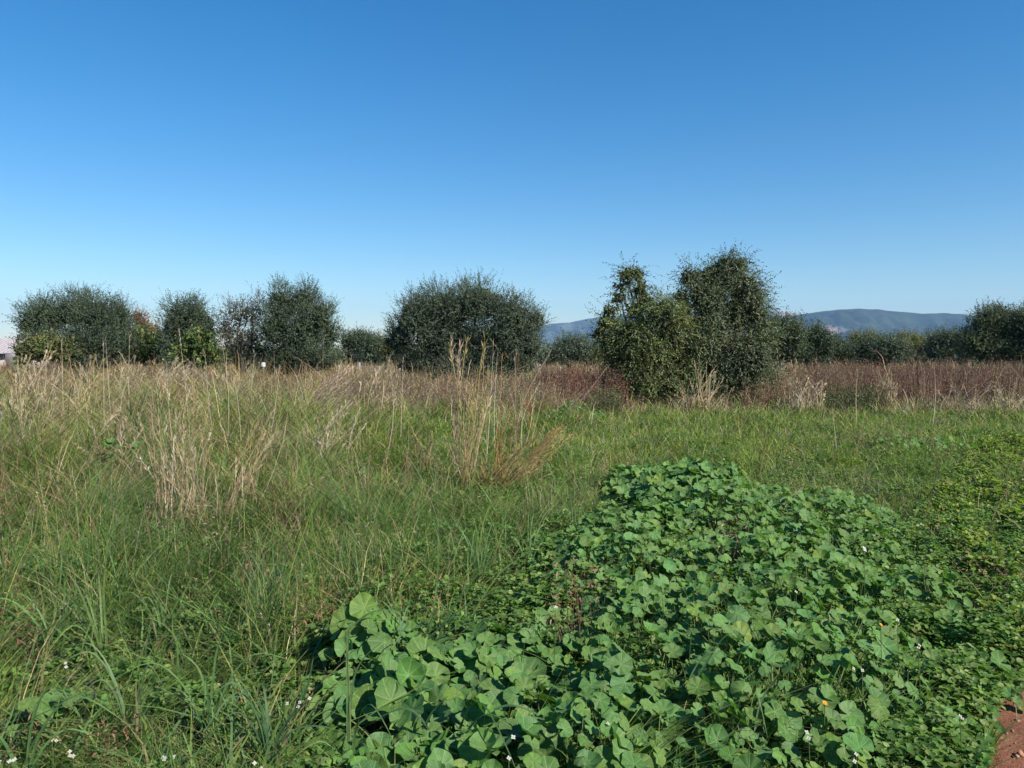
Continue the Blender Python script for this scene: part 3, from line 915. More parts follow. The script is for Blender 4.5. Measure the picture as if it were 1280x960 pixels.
mallow_object('mallow_plant', pts[in1], 51, .048, .080, 'nearest mallow plant with large pale green round leaves, at the lower middle among grass blades')
mallow_object('mallow_plant', pts[in2], 52, .050, .070, 'bluish green mallow plant making a hump at the far upper end of the mallow patch')
mo, ms = mallow_object('mallow_patch', pts[~in1 & ~in2], 53, .028, .056)
tag(mo, 'dense patch of round green mallow leaves covering the right foreground', 'mallow', kind='stuff')
so = ms.build('leaf_stalks', M_COVER, mo)

for (cx, cy, r_, n_, lb) in [(70, 885, .26, 34, 'small mallow plant low in the clover at the bottom left corner'),
                             (455, 600, .22, 20, 'tiny mallow plant half hidden in the grass left of the leaning orange tussock'),
                             (1150, 555, .7, 90, 'low mallow plant on the far right meadow behind the patch'),
                             (720, 522, .6, 70, 'dark green leafy mallow growing in the meadow left of the tree pair'),
                             (160, 590, .35, 30, 'bright green mallow peeping from the dry grass at the left')]:
    rng = np.random.default_rng(cx)
    c = W(cx, cy, .2)
    n_ = int(n_)
    rr = r_ * np.sqrt(rng.random(n_)); aa = rng.uniform(0, 6.28, n_)
    p = np.stack([c[0] + rr * np.cos(aa), c[1] + rr * np.sin(aa) * 1.2], -1)
    hf = (1 - (rr / r_) ** 2 * .6) * (.8 if cy > 800 else 1.0) * (1.6 if cx in (160, 720) else 1)
    top, st = mallow_fill(p, hf * rng.uniform(.8, 1.2, n_), .035, .06, rng, root=c[:2])
    o = np.array([c[0], c[1], 0])
    t = thing('mallow_plant', lb, 'plant', o, 'mallow plants that stand out of the patch')
    top.build('leaves', M_MALLOW, t, o, smooth=True); st.build('leaf_stalks', M_COVER, t, o)


# ------------------------------------------------------------------ grass field
def fieldpts(n, d0, d1, rng, umax=.86):
    """ground points thinning with distance, across the view and a margin beside it"""
    lam = rng.random(n)
    d = d0 * (d1 / d0) ** lam
    u = rng.uniform(-umax, umax, n)
    return np.stack([u * (d + .6), d], -1), u, d


def notpath(p):
    e = inpoly(p[:, 0], p[:, 1], PATH)
    return ~e


def hfield(u, d):
    hl = np.interp(d, [1, 2.5, 4, 6, 9, 13, 26, 60], [.22, .34, .50, .60, .80, 1.05, 1.25, 1.0])
    hm = np.interp(d, [1, 2.5, 4, 6, 9, 14, 18, 24, 30, 60], [.22, .34, .46, .42, .28, .30, .6, 1.0, 1.1, .9])
    hr = np.interp(d, [1, 3, 5, 8, 14, 19, 23, 27, 60], [.14, .18, .22, .24, .28, .36, .75, 1.0, .9])
    a = np.clip((u + .30) / .2, 0, 1); b_ = np.clip((u - .02) / .15, 0, 1)
    return (hl * (1 - a) + hm * a) * (1 - b_) + hr * b_


def dryness(u, d):
    dl = np.interp(d, [1, 3, 5, 8, 12, 20, 60], [.02, .05, .16, .36, .66, .86, .85])
    dm = np.interp(d, [1, 3, 6, 10, 15, 19, 60], [.02, .10, .13, .12, .2, .75, .85])
    dr = np.interp(d, [1, 3, 8, 14, 19, 24, 60], [.03, .06, .10, .16, .3, .85, .9])
    a = np.clip((u + .32) / .16, 0, 1); b_ = np.clip((u - .02) / .15, 0, 1)
    return (dl * (1 - a) + dm * a) * (1 - b_) + dr * b_


GREENS = np.array([(.10, .185, .038), (.135, .225, .048), (.07, .145, .032), (.18, .24, .06), (.09, .165, .06)])
DRYS = np.array([(.38, .30, .18), (.30, .22, .13), (.20, .135, .08), (.46, .39, .27), (.26, .23, .11), (.34, .28, .20)])


def grass(name, n, d0, d1, seed, hs, ws, dry, label, cat, mat, seg=3, wmin=.0007, lean=(.15, .8), azb=None, mask=None, dscale=1.0, droop=(.1, .5), cols=None):
    rng = np.random.default_rng(seed)
    p, u, d = fieldpts(n, d0, d1, rng)
    dr = np.clip(dryness(u, d) * dscale + .22 * noise2(p[:, 0], p[:, 1], 2.2 + 0 * d, 8) * .6, .02, .97)
    prob = dr if dry else (1 - dr * .9)
    clump = .5 + .5 * np.clip(noise2(p[:, 0], p[:, 1], .55, seed) + .4 * noise2(p[:, 0], p[:, 1], 1.7, seed + 1), -1, 1)
    k = (rng.random(n) < prob * (.35 + .85 * clump)) & notpath(p)
    inm = inpoly(p[:, 0], p[:, 1], MPOLY)
    k &= ~(inm & (rng.random(n) < (.78 if not dry else .96)))
    if mask is not None: k &= mask(p, u, d, rng)
    p, u, d, clump = p[k], u[k], d[k], clump[k]
    m = len(p)
    h = hfield(u, d) * hs * rng.uniform(.4, 1.2, m) * (.7 + .5 * clump) * (1 + .28 * np.clip(noise2(p[:, 0], p[:, 1], 1.4, 66) + .6 * noise2(p[:, 0], p[:, 1], 4.5, 67), -1.2, 1.5)) * np.where(rng.random(m) < .04, 1.4, 1)
    inm = inpoly(p[:, 0], p[:, 1], MPOLY)
    h = np.where(inm, mallow_h(p[:, 0], p[:, 1]) * rng.uniform(.7, 1.5, m), h)
    az = rng.uniform(0, 2 * math.pi, m)
    lodge = noise2(p[:, 0], p[:, 1], 2.0, 55) * 2.5 + .4                  # patches lean together
    w_ = rng.random(m) < .55
    az = np.where(w_, lodge + rng.normal(0, .5, m), az)
    ln = rng.uniform(lean[0], lean[1], m)
    wd = np.maximum(ws * rng.uniform(.6, 1.4, m), wmin * d)
    base = np.stack([p[:, 0], p[:, 1], ground_z(p[:, 0], p[:, 1]) - .01], -1)
    P_ = cols if cols is not None else (DRYS if dry else GREENS)
    c = P_[rng.integers(0, len(P_), m)] * rng.uniform(.75, 1.25, (m, 1))
    c = c * (1 + (np.array([.30, .18, -.05]) if not dry else np.zeros(3)) * np.clip((d - 6) / 5, 0, 1)[:, None])
    patch = np.clip(noise2(p[:, 0], p[:, 1], 1.6, 91) + .5 * noise2(p[:, 0], p[:, 1], .5, 92), -1.2, 1.2)[:, None]
    c = c * (1 + np.array([.26, .16, .05]) * patch)
    tip = c * (1.15, 1.05, .9)
    if not dry:
        yt = rng.random(m) < .18
        tip[yt] = (.26, .22, .09)
    A = Acc()
    blades(A, base, h, az, ln, wd, c, rng, seg, rng.uniform(droop[0], droop[1], m), tip)
    return tag(A.build(name, mat), label, cat, kind='stuff')


grass('grass', 170000, 1.3, 6.5, 101, .85, .0058, False, 'green grass blades of the near foreground', 'grass', M_GRASS, 4, lean=(.2, 1.1))
grass('grass', 190000, 6, 19, 102, .9, .007, False, 'green grass of the middle meadow', 'grass', M_GRASS, 3, wmin=.0011, lean=(.2, 1.3))
grass('grass', 50000, 18, 70, 103, .9, .012, False, 'green grass between the far dry stems', 'grass', M_GRASS, 3, wmin=.0009)
grass('dry_grass', 60000, 1.8, 8, 104, 1.0, .0028, True, 'thin dry straw mixed into the near left grass', 'grass', M_DRY, 4, lean=(.1, .8))
grass('dry_grass', 190000, 6, 26, 105, 1.0, .004, True, 'tall tangled dry grass covering the left and middle of the field', 'grass', M_DRY, 4, wmin=.0007, lean=(.15, 1.3), droop=(.1, .75))
grass('dry_grass', 60000, 24, 75, 106, 1.0, .012, True, 'far dry brown grass under the trees', 'grass', M_DRY, 3, wmin=.0008, lean=(.05, .5), cols=DRYS * (.85, .78, .75))

# fallen dead matting close to the ground
rng = np.random.default_rng(111)
p, u, d = fieldpts(90000, 1.3, 24, rng)
k = notpath(p) & (rng.random(len(p)) < .08 + dryness(u, d)) & ~inpoly(p[:, 0], p[:, 1], MPOLY)
p, d, u = p[k], d[k], u[k]; n = len(p)
A = Acc()
b3 = np.stack([p[:, 0], p[:, 1], rng.uniform(.01, .25, n) * hfield(u, d) * 1.3], -1)
blades(A, b3, rng.uniform(.03, .16, n), rng.uniform(0, 6.28, n), rng.uniform(1.5, 4, n), np.maximum(.003, .0008 * d), DRYS[rng.integers(0, 6, n)] * rng.uniform(.5, 1., (n, 1)), rng, 3, rng.uniform(.2, .9, n))
tag(A.build('dead_grass_litter', M_DRY), 'brown dead grass litter matted low between the living plants', 'grass', kind='stuff')

# broad low weeds: clover-like ground cover
rng = np.random.default_rng(121)


def cover(name, n, d0, d1, seed, label, size, dens_fn, hmax, pal):
    rng = np.random.default_rng(seed)
    p, u, d = fieldpts(n, d0, d1, rng)
    k = notpath(p) & (rng.random(n) < dens_fn(p, u, d))
    p, u, d = p[k], u[k], d[k]; n = len(p)
    cl = np.clip(.5 + .5 * noise2(p[:, 0], p[:, 1], .5, seed) + .2 * noise2(p[:, 0], p[:, 1], .2, seed + 2), .05, 1)
    z = rng.uniform(.1, 1, n) ** .6 * hmax(u, d) * (.35 + .75 * cl)
    A = Acc()
    pc = np.array(pal)[rng.integers(0, len(pal), n)] * rng.uniform(.7, 1.3, (n, 1))
    az = rng.uniform(0, 6.28, n)
    s = np.maximum(size * rng.uniform(.55, 1.4, n), .0016 * d)
    # three leaflets around each stalk top
    for j in range(3):
        a_ = az + j * 2.09 + rng.normal(0, .25, n)
        dirv = np.stack([np.cos(a_), np.sin(a_), rng.normal(.0, .35, n)], -1)
        nr = unit(np.stack([rng.normal(.1, .35, n), rng.normal(-.1, .35, n), np.ones(n)], -1))
        leaves(A, np.stack([p[:, 0], p[:, 1], z + ground_z(p[:, 0], p[:, 1])], -1), dirv, nr, s, s * .8, pc * rng.uniform(.9, 1.1, (n, 1)), .15, d0 < 5)
    return tag(A.build(name, M_COVER), label, 'ground cover', kind='stuff')


def d_near(p, u, d):
    e = inpoly(p[:, 0], p[:, 1], MPOLY)
    left = np.where(u < .1, np.interp(d, [2, 3.2, 4.5, 6.5], [1, 1, .55, .45]), 1.0)
    return np.where(e, .9, left)


cover('clover', 190000, 1.2, 6.5, 131, 'small clover-like leaves carpeting the ground of the foreground', .026, d_near,
      lambda u, d: np.interp(d, [1, 3, 5, 7], [.18, .22, .28, .28]), [(.10, .19, .038), (.14, .23, .05), (.07, .145, .032), (.18, .24, .07)])
cover('low_weeds', 170000, 6, 22, 132, 'low broad-leaved weeds between the grass of the middle meadow', .026,
      lambda p, u, d: np.where(u < -.3, .35, .8) * np.clip(1.3 - d / 20, 0, 1) * np.clip(.55 + noise2(p[:, 0], p[:, 1], 1.6, 9), .08, 1),
      lambda u, d: np.interp(d, [6, 10, 20], [.26, .24, .28]), [(.10, .19, .04), (.07, .145, .032), (.15, .23, .05), (.20, .25, .07)])
# yellowish-green verge beside the red path on the right
verge = [W(a_, b_, .2)[:2] for a_, b_ in [(1160, 620), (1180, 700), (1240, 770), (1282, 800), (1300, 860), (1500, 840), (1600, 640), (1400, 545), (1230, 540)]]
rng = np.random.default_rng(133)
pv = scatter_poly(verge, 130000, rng, 0)
pv = pv[notpath(pv)]
n = min(len(pv), 42000); pv = pv[:n]
A = Acc()
dd = pv[:, 1]
zz = rng.uniform(.05, 1, n) * .24 * (.6 + .5 * np.clip(noise2(pv[:, 0], pv[:, 1], .6, 3), -1, 1))
pal = np.array([(.20, .27, .05), (.15, .23, .045), (.26, .29, .07), (.10, .17, .04), (.22, .16, .08)])[rng.choice(5, n, p=[.3, .3, .2, .15, .05])] * rng.uniform(.7, 1.25, (n, 1))
for j in range(3):
    a_ = rng.uniform(0, 6.28, n)
    leaves(A, np.stack([pv[:, 0], pv[:, 1], zz], -1), np.stack([np.cos(a_), np.sin(a_), rng.normal(.2, .4, n)], -1), unit(np.stack([rng.normal(.15, .3, n), rng.normal(-.15, .3, n), np.ones(n)], -1)),
           rng.uniform(.024, .055, n), rng.uniform(.018, .038, n), pal, .2, True)
tag(A.build('verge_weeds', M_COVER), 'yellowish green leafy weeds along the edge of the red path', 'ground cover', kind='stuff')


# broader leaved wild grass and brown stalks that break up the meadow
rng = np.random.default_rng(151)
p, u, d = fieldpts(42000, 1.6, 11, rng)
tuft = noise2(p[:, 0], p[:, 1], .7, 152) + .6 * noise2(p[:, 0], p[:, 1], .28, 153)
k = notpath(p) & ~inpoly(p[:, 0], p[:, 1], MPOLY) & (tuft > .05) & (rng.random(len(p)) < np.where(u > .25, .25, .8))
p, u, d = p[k], u[k], d[k]; n = len(p)
A = Acc()
c = np.array([(.11, .20, .06), (.15, .24, .06), (.09, .17, .07), (.19, .23, .08), (.22, .20, .10)])[rng.integers(0, 5, n)] * rng.uniform(.8, 1.25, (n, 1))
az = rng.uniform(0, 6.28, n)
blades(A, np.stack([p[:, 0], p[:, 1], ground_z(p[:, 0], p[:, 1]) - .01], -1), rng.uniform(.25, .62, n) * np.interp(d, [2, 5, 11], [.85, 1.15, 1.1]) * np.where(u > .1, .75, 1), az, rng.uniform(.15, 1.2, n), rng.uniform(.006, .0145, n), c, rng, 6, rng.uniform(.1, .8, n),
       c * (1.3, 1.1, .8))
tag(A.build('broad_grass', M_GRASS), 'tufts of broader green grass blades bending every way in the foreground meadow', 'grass', kind='stuff')
rng = np.random.default_rng(155)
p, u, d = fieldpts(3600, 2.6, 13, rng)
k = notpath(p) & ~inpoly(p[:, 0], p[:, 1], MPOLY) & (noise2(p[:, 0], p[:, 1], 1.5, 156) > -.2) & (rng.random(len(p)) < np.where(u > .15, .12, np.where(u > -.1, .4, .9)) * np.clip((d - 2.4) / 2.5, 0, 1))
p, u, d = p[k], u[k], d[k]; n = len(p)
A = Acc()
pal = np.array([(.24, .15, .09), (.18, .10, .07), (.28, .14, .09), (.20, .18, .09), (.34, .27, .18)])
c = pal[rng.integers(0, 5, n)] * rng.uniform(.7, 1.2, (n, 1)); az = rng.uniform(0, 6.28, n); h = rng.uniform(.25, .75, n) * np.interp(d, [2.5, 6, 13], [.6, 1, 1.2]); ln = rng.uniform(.05, .6, n)
b3 = np.stack([p[:, 0], p[:, 1], 0 * d], -1)
blades(A, b3, h, az, ln, np.maximum(.004, .0009 * d), c, rng, 4, 0., None, basew=1)
K = 9
t = rng.uniform(.3, 1, (n, K))
pos = b3[:, None] + np.stack([np.cos(az)[:, None] * (ln * h)[:, None] * t ** 1.8, np.sin(az)[:, None] * (ln * h)[:, None] * t ** 1.8, h[:, None] * t], -1)
leaves(A, pos.reshape(-1, 3), unit(rng.normal(0, 1, (n * K, 3)) + (0, 0, .3)), unit(rng.normal(0, 1, (n * K, 3))), rng.uniform(.012, .04, n * K), .006, np.repeat(c, K, 0) * rng.uniform(.7, 1.5, (n * K, 1)), .3)
tag(A.build('brown_weed_stalks', M_DRY), 'thin reddish brown dead weed stalks scattered through the left meadow', 'weeds', kind='stuff')


# reddish-brown dried weed stands
def weed_stand(name, label, regions, n, seed, pal, hh, lf=.035):
    rng = np.random.default_rng(seed)
    A = Acc()
    per = n // len(regions)
    for (pa, pb, da, db) in regions:
        pxs = rng.uniform(pa, pb, per); d = rng.uniform(da, db, per)
        x = (pxs - 640) / F_PX * d
        cl = .7 + .3 * noise2(x, d, 1.6, seed)
        ok_ = rng.random(per) < cl + .2
        x, d = x[ok_], d[ok_]; m = len(x)
        h = hh * rng.uniform(.45, 1.12, m) * (.82 + .26 * np.clip(noise2(x, d * .6, 1.3, seed + 1), -1, 1) + .1 * noise2(x, d, .5, seed + 2))
        b = np.stack([x, d, np.zeros(m)], -1)
        pc = np.array(pal)[np.clip((noise2(x, d, 1.8, seed + 3) * .8 + rng.normal(0, .7, m) + 1) / 2 * len(pal), 0, len(pal) - 1).astype(int)]
        az = rng.uniform(0, 6.28, m); ln = rng.uniform(0, .28, m)
        blades(A, b, h, az, ln, .0009 * d * .8, pc * .8, rng, 3, 0., None, basew=1)
        K = 12
        t = rng.uniform(.35, 1.0, (m, K)) ** .8
        pos = b[:, None] + np.stack([np.cos(az)[:, None] * (ln * h)[:, None] * t ** 1.8, np.sin(az)[:, None] * (ln * h)[:, None] * t ** 1.8, h[:, None] * t], -1)
        pos[..., :2] += rng.normal(0, .05, (m, K, 2))
        pos = pos.reshape(-1, 3)
        dv = unit(rng.normal(0, 1, (m * K, 3)) + (0, 0, .5)); nr = unit(rng.normal(0, 1, (m * K, 3)))
        leaves(A, pos, dv, nr, lf * rng.uniform(.6, 1.8, m * K) * (np.repeat(d, K) / 25) ** .5, lf * .55, np.repeat(pc, K, 0) * rng.uniform(.6, 1.5, (m * K, 1)), .2, False)
    return tag(A.build(name, M_DRY), label, 'weeds', kind='stuff')


REDS = [(.11, .055, .045), (.15, .08, .06), (.19, .11, .08), (.25, .18, .12), (.15, .11, .07)]
weed_stand('dried_weeds', 'dark reddish brown dried weeds in a band before the right-hand tree row', [(1010, 1500, 22, 36)], 13000, 141, REDS[:4], 1.2)
weed_stand('dried_weeds', 'paler tan and brown dried weeds right of the tallest tree', [(925, 1080, 21, 32)], 3500, 142, [(.26, .17, .10), (.20, .12, .08), (.17, .13, .08)], 1.0)
weed_stand('dried_weeds', 'russet dried weeds between the central olive and the tree pair', [(675, 785, 21, 30)], 2800, 143, [(.24, .11, .08), (.20, .10, .07), (.16, .09, .06), (.26, .16, .11)], 1.1)
weed_stand('dried_weeds', 'brown dried weeds scattered in front of the central olive', [(430, 700, 18, 27), (-250, 430, 17, 27)], 6500, 144, [(.20, .13, .09), (.24, .18, .11), (.17, .11, .08), (.22, .21, .12)], 1.0)
weed_stand('dark_weeds', 'dark green bushy weeds at the front of the brown weed band', [(1035, 1085, 19.5, 22), (1060, 1110, 20, 22.5), (740, 775, 18.5, 21)], 900, 145, [(.06, .085, .035), (.08, .10, .04), (.14, .12, .06)], .72, .045)


# ------------------------------------------------------------------ individual tussocks and stems
def panicle(acc, P, dirv, length, rng, col, nb=14, w=.004, spread=.35):
    """a soft seed head: short hairs along the end of a stem"""
    t = rng.random(nb)
    base = P[None] - dirv[None] * (1 - t)[:, None] * length
    dd_ = unit(dirv[None] + rng.normal(0, spread, (nb, 3)))
    nr = unit(rng.normal(0, 1, (nb, 3)))
    leaves(acc, base, dd_, nr, length * rng.uniform(.18, .4, nb), w, np.repeat(np.array(col)[None], nb, 0) * rng.uniform(.8, 1.2, (nb, 1)), .1, False)


def tussock(name, label, cat, bpx, bpy, bh, targets, n, seed, cols, w=.004, group=None, bend=.12, leafn=60, leafcol=(.16, .17, .07), head=.25, spread=.1, headn=14, crook=0., headcol=None):
    """stems from one foot towards targets given as (px, py, depth offset, weight)"""
    rng = np.random.default_rng(seed)
    b = np.array(W(bpx, bpy, bh)); b[2] = 0
    d = b[1]
    t_ = thing(name, label, cat, b, group)
    ST, HD, LF = Acc(), Acc(), Acc()
    w = max(w, .0011 * d)
    wt = np.array([q[3] for q in targets], float); wt /= wt.sum()
    for i in range(n):
        q = targets[rng.choice(len(targets), p=wt)]
        e = np.array(D(q[0], q[1], d + q[2] + rng.normal(0, .15)))
        b0 = b + np.array([*rng.normal(0, spread, 2), 0])
        L_ = np.linalg.norm(e - b0)
        e = b0 + (e - b0) * rng.uniform(.45, 1.05) + rng.normal(0, .06, 3) * L_ * np.array([1, 1, .4])
        mid = b0 * .45 + e * .55 + np.array([0, 0, bend * L_ * rng.uniform(.3, 1.2)]) + rng.normal(0, .025 + crook, 3) * L_
        c = np.array(cols[rng.integers(0, len(cols))]) * rng.uniform(.8, 1.2)
        q2 = e + (e - mid) * .12 + np.array([rng.normal(0, .05), rng.normal(0, .05), -abs(rng.normal(0, .05))]) * L_
        ribbon(ST, [b0, b0 * .6 + mid * .4 + rng.normal(0, .012, 3) * L_, mid, e, q2], w * rng.uniform(.5, 1.1), c, 12, sidev=unit(np.array([1, rng.normal(0, .5), 0])), basew=1)
        if rng.random() < .25:      # a snapped side stem
            k0 = b0 * .5 + mid * .5; kv = np.array([rng.normal(0, .2), rng.normal(0, .15), rng.uniform(-.05, .2)]) * L_
            ribbon(ST, [k0, k0 + kv * .5, k0 + kv], w * .7, c * .9, 6, sidev=(1, 0, 0.2), basew=1)
        if head and rng.random() < .8:
            panicle(ST, e, unit(e - mid), head * rng.uniform(.6, 1.2), rng, (np.array(headcol) if headcol else c * 1.1), headn, max(.0035, .0008 * d), .28)
        if rng.random() < .7:          # a dry leaf hanging from the stem
            s0 = b0 * .6 + mid * .4
            dv = np.array([rng.normal(0, 1), rng.normal(0, 1), .4]); dv = unit(dv) * L_ * rng.uniform(.12, .28)
            ribbon(LF, [s0, s0 + dv * .6 + (0, 0, .05), s0 + dv + (0, 0, -.06)], w * 1.6, c * .85, 6)
    N_ = leafn
    az = rng.uniform(0, 6.28, N_)
    bb_ = b[None] + np.concatenate([rng.normal(0, spread * 1.3, (N_, 2)), np.zeros((N_, 1))], 1)
    blades(LF, bb_, rng.uniform(.25, .6, N_), az, rng.uniform(.3, 1, N_), max(.005, .001 * d), np.array(leafcol)[None] * rng.uniform(.7, 1.4, (N_, 1)), rng, 4, .3)
    ST.build('stalks', M_DRY, t_, b)
    LF.build('basal_leaves', M_GRASS, t_, b)
    return t_


STRAW = [(.46, .37, .24), (.38, .29, .17), (.30, .21, .12), (.50, .43, .30)]
ORANGE = [(.38, .24, .10), (.32, .20, .09), (.42, .32, .17), (.26, .16, .08), (.24, .22, .08)]
G1 = 'dry grass tussocks standing out of the field'
tussock('dry_grass_tussock', 'big straw-coloured tussock fanning upward at the left, tallest thin stems reaching the skyline', 'grass tussock', 240, 690, .0,
        [(130, 490, .3, 1), (170, 500, 0, 1.5), (195, 470, .2, 2), (210, 455, 0, 2), (235, 500, 0, 4), (262, 500, .3, 2), (200, 540, 0, 3), (225, 545, 0, 3)], 80, 301, STRAW, .0045, G1, .03, 110, spread=.11, head=.18)
tussock('dry_grass_tussock', 'straw tussock just right of the big left one, its stems leaning to the upper right', 'grass tussock', 285, 670, .05,
        [(345, 490, .2, 3), (370, 470, .3, 2), (300, 560, 0, 2), (330, 530, .2, 2)], 26, 302, [(.40, .27, .17), (.34, .22, .14), (.46, .38, .26)], .0055, G1, .03, 60)
tussock('dry_grass_tussock', 'upright plume of pale stems rising before the central olive', 'grass tussock', 583, 600, .2,
        [(586, 405, 0, 5), (580, 430, 0, 3), (592, 440, 0, 3), (597, 455, 0, 2), (575, 470, 0, 1.5), (600, 500, 0, 2), (565, 510, 0, 2)], 34, 303, [(.46, .33, .22), (.38, .27, .15), (.36, .30, .12)], .0055, G1, .0, 40, head=.4, spread=.05, headn=22)
tussock('dry_grass_tussock', 'orange-tan tussock bent over to the right in the middle of the meadow', 'grass tussock', 612, 622, .0,
        [(715, 520, 0, 3), (700, 535, .2, 3), (690, 550, 0, 3), (665, 545, 0, 2), (720, 545, .3, 2), (690, 575, .2, 1.5), (650, 560, 0, 2), (640, 590, 0, 2), (600, 575, 0, 1)], 95, 304, ORANGE, .005, G1, .03, 90, spread=.12, head=.22, leafcol=(.22, .18, .07))
tussock('dry_grass_tussock', 'kinked brown stalk with a broken white tip left of the bent orange tussock', 'grass tussock', 622, 610, .1,
        [(640, 520, 0, 3), (636, 535, 0, 3), (650, 450, .2, 1.5), (632, 560, 0, 1)], 16, 305, [(.30, .16, .07), (.36, .20, .09)], .009, G1, .0, 30, crook=.05, head=.12)
tussock('dry_grass_tussock', 'thin dry stems spreading to the upper right before the gap with the left mountain', 'grass tussock', 648, 560, .1,
        [(655, 440, 0, 2), (690, 440, .4, 2), (702, 398, .4, .8), (640, 470, 0, 2), (680, 470, 0, 1)], 9, 306, [(.34, .26, .19), (.40, .30, .18)], .005, G1, .02, 30, crook=.02)
tussock('dead_shrub', 'bare tan branching shrub at the foot of the tallest tree', 'shrub', 872, 512, .1,
        [(862, 455, 0, 2), (878, 448, 0, 2), (895, 462, 0, 2), (905, 470, 0, 2), (850, 478, 0, 2), (840, 490, 0, 1), (915, 480, 0, 1)], 60, 307, [(.46, .36, .22), (.36, .27, .15), (.40, .34, .22)], .014, None, .03, 50, spread=.14, head=.2, crook=.03)
tussock('dead_shrub', 'leaning grey-brown dead stems left of the tree pair', 'shrub', 705, 515, .1,
        [(745, 475, 0, 3), (740, 487, 0, 3), (760, 462, .5, 1), (725, 480, 0, 2)], 14, 308, [(.26, .19, .14), (.32, .26, .20)], .012, None, .0, 20, head=0)
tussock('dry_grass_tussock', 'fluffy pale plume of grass bending right on the left skyline', 'grass tussock', 196, 500, .1,
        [(232, 452, 0, 3), (220, 450, 0, 3), (245, 462, 0, 3), (205, 452, 0, 2)], 70, 309, [(.46, .38, .28), (.52, .44, .34), (.40, .32, .24)], .009, G1, .12, 40, head=.45, headn=24, spread=.2)
tussock('dry_grass_tussock', 'pinkish tan tussock leaning right beside the left of the fence gap', 'grass tussock', 372, 530, .1,
        [(432, 462, 0, 3), (420, 468, 0, 3), (440, 478, 0, 3), (410, 485, 0, 3), (425, 495, 0, 2)], 90, 310, [(.42, .30, .22), (.46, .36, .28), (.34, .25, .18)], .008, G1, .02, 60, head=.35, headn=16, spread=.22)
tussock('dry_grass_tussock', 'pale tuft of grass before the dark red weeds, right of the dark green bush', 'grass tussock', 1110, 512, .0,
        [(1100, 465, 0, 2), (1112, 462, 0, 3), (1122, 472, 0, 2), (1095, 480, 0, 1)], 60, 311, [(.42, .34, .22), (.34, .27, .17)], .012, G1, .0, 40, head=.3, spread=.2)
tussock('dry_grass_tussock', 'wider pale tuft of grass at the right end of the dark red weeds', 'grass tussock', 1190, 520, .0,
        [(1205, 480, 0, 3), (1190, 485, 0, 2), (1220, 485, 0, 3), (1175, 488, 0, 1), (1235, 478, 0, 2)], 45, 312, [(.30, .24, .17), (.25, .19, .13)], .012, G1, .0, 50, head=.3, spread=.4)
tussock('dry_grass_tussock', 'green-brown tussock left of the upright plume in the middle meadow', 'grass tussock', 530, 600, .0,
        [(515, 540, 0, 2), (540, 545, 0, 2), (548, 520, 0, 1), (500, 560, 0, 1)], 26, 313, [(.24, .17, .09), (.30, .24, .11), (.16, .15, .06)], .005, G1, .04, 70)
tussock('dry_grass_tussock', 'tan tussock with long bent stems in the left corner of the dry grass', 'grass tussock', 55, 560, .1,
        [(30, 470, 0, 2), (80, 455, 0, 2), (110, 480, 0, 2), (60, 480, 0, 2), (5, 490, 0, 1)], 60, 314, STRAW, .0065, G1, .05, 60, spread=.3, head=.28)
tussock('dry_grass_tussock', 'reddish seed stalks in the meadow near the left tussocks', 'grass tussock', 350, 655, .1,
        [(345, 590, 0, 2), (355, 600, 0, 2), (325, 615, 0, 1), (372, 615, 0, 1)], 18, 315, [(.28, .12, .07), (.24, .13, .07)], .005, G1, .03, 40)
tussock('dead_shrub', 'brown dead twig lying over the top edge of the mallow patch', 'shrub', 962, 628, .35,
        [(1005, 600, 0, 3), (985, 612, 0, 2), (950, 600, 0, 1)], 12, 316, [(.26, .17, .09), (.40, .30, .18)], .005, None, .05, 10, head=0, leafcol=(.14, .16, .06))
tussock('dry_grass_tussock', 'yellow-green flattened tussock on the right of the meadow', 'grass tussock', 1100, 560, .0,
        [(1010, 548, 0, 2), (1180, 548, 0, 2), (1050, 540, .4, 2), (1150, 538, .4, 2), (1100, 530, .6, 1)], 140, 317, [(.20, .22, .08), (.26, .25, .11), (.14, .18, .06)], .006, G1, .12, 120, spread=.4, head=0, leafcol=(.13, .17, .05))

SKT = [(48, 520, [(35, 446), (60, 440), (75, 455), (20, 452)], 'feathery pale tussock at the far left before the pale shrub'),
       (112, 510, [(95, 448), (118, 442), (130, 455), (105, 452)], 'feathery tan tussock before the middle of the broad left olive'),
       (158, 512, [(150, 446), (168, 442), (180, 455)], 'feathery greyish tussock before the right edge of the broad left olive'),
       (300, 520, [(286, 460), (308, 452), (322, 462), (275, 466)], 'loose straw tussock below the thin grey olive'),
       (478, 520, [(468, 462), (490, 456), (500, 468), (455, 470)], 'brownish tussock at the left foot of the round central olive'),
       (8, 600, [(-20, 520), (15, 500), (40, 520), (30, 540)], 'straw tussock cut by the left border of the picture'),
       (150, 600, [(110, 530), (150, 510), (185, 525), (95, 545)], 'tangled straw tussock just left of the biggest left one'),
       (410, 580, [(395, 520), (430, 505), (450, 520), (380, 530)], 'greenish straw tussock between the left tussocks and the upright plume'),
       (1005, 515, [(990, 470), (1010, 464), (1030, 475)], 'tan tuft in the brown weeds right of the tallest tree'),
       (1262, 520, [(1245, 480), (1270, 476), (1290, 485)], 'straw tuft at the right border before the dark red weeds')]
for i, (bx, by, tg, lb) in enumerate(SKT):
    tussock('dry_grass_tussock', lb, 'grass tussock', bx, by, .1, [(a_, b_, 0, 1) for a_, b_ in tg], 46, 330 + i,
            [(.44, .35, .24), (.36, .28, .18), (.48, .41, .30), (.28, .24, .12)], .006, G1, .07, 70, spread=.28, head=.3, headn=20, crook=.03, leafcol=(.17, .19, .07))

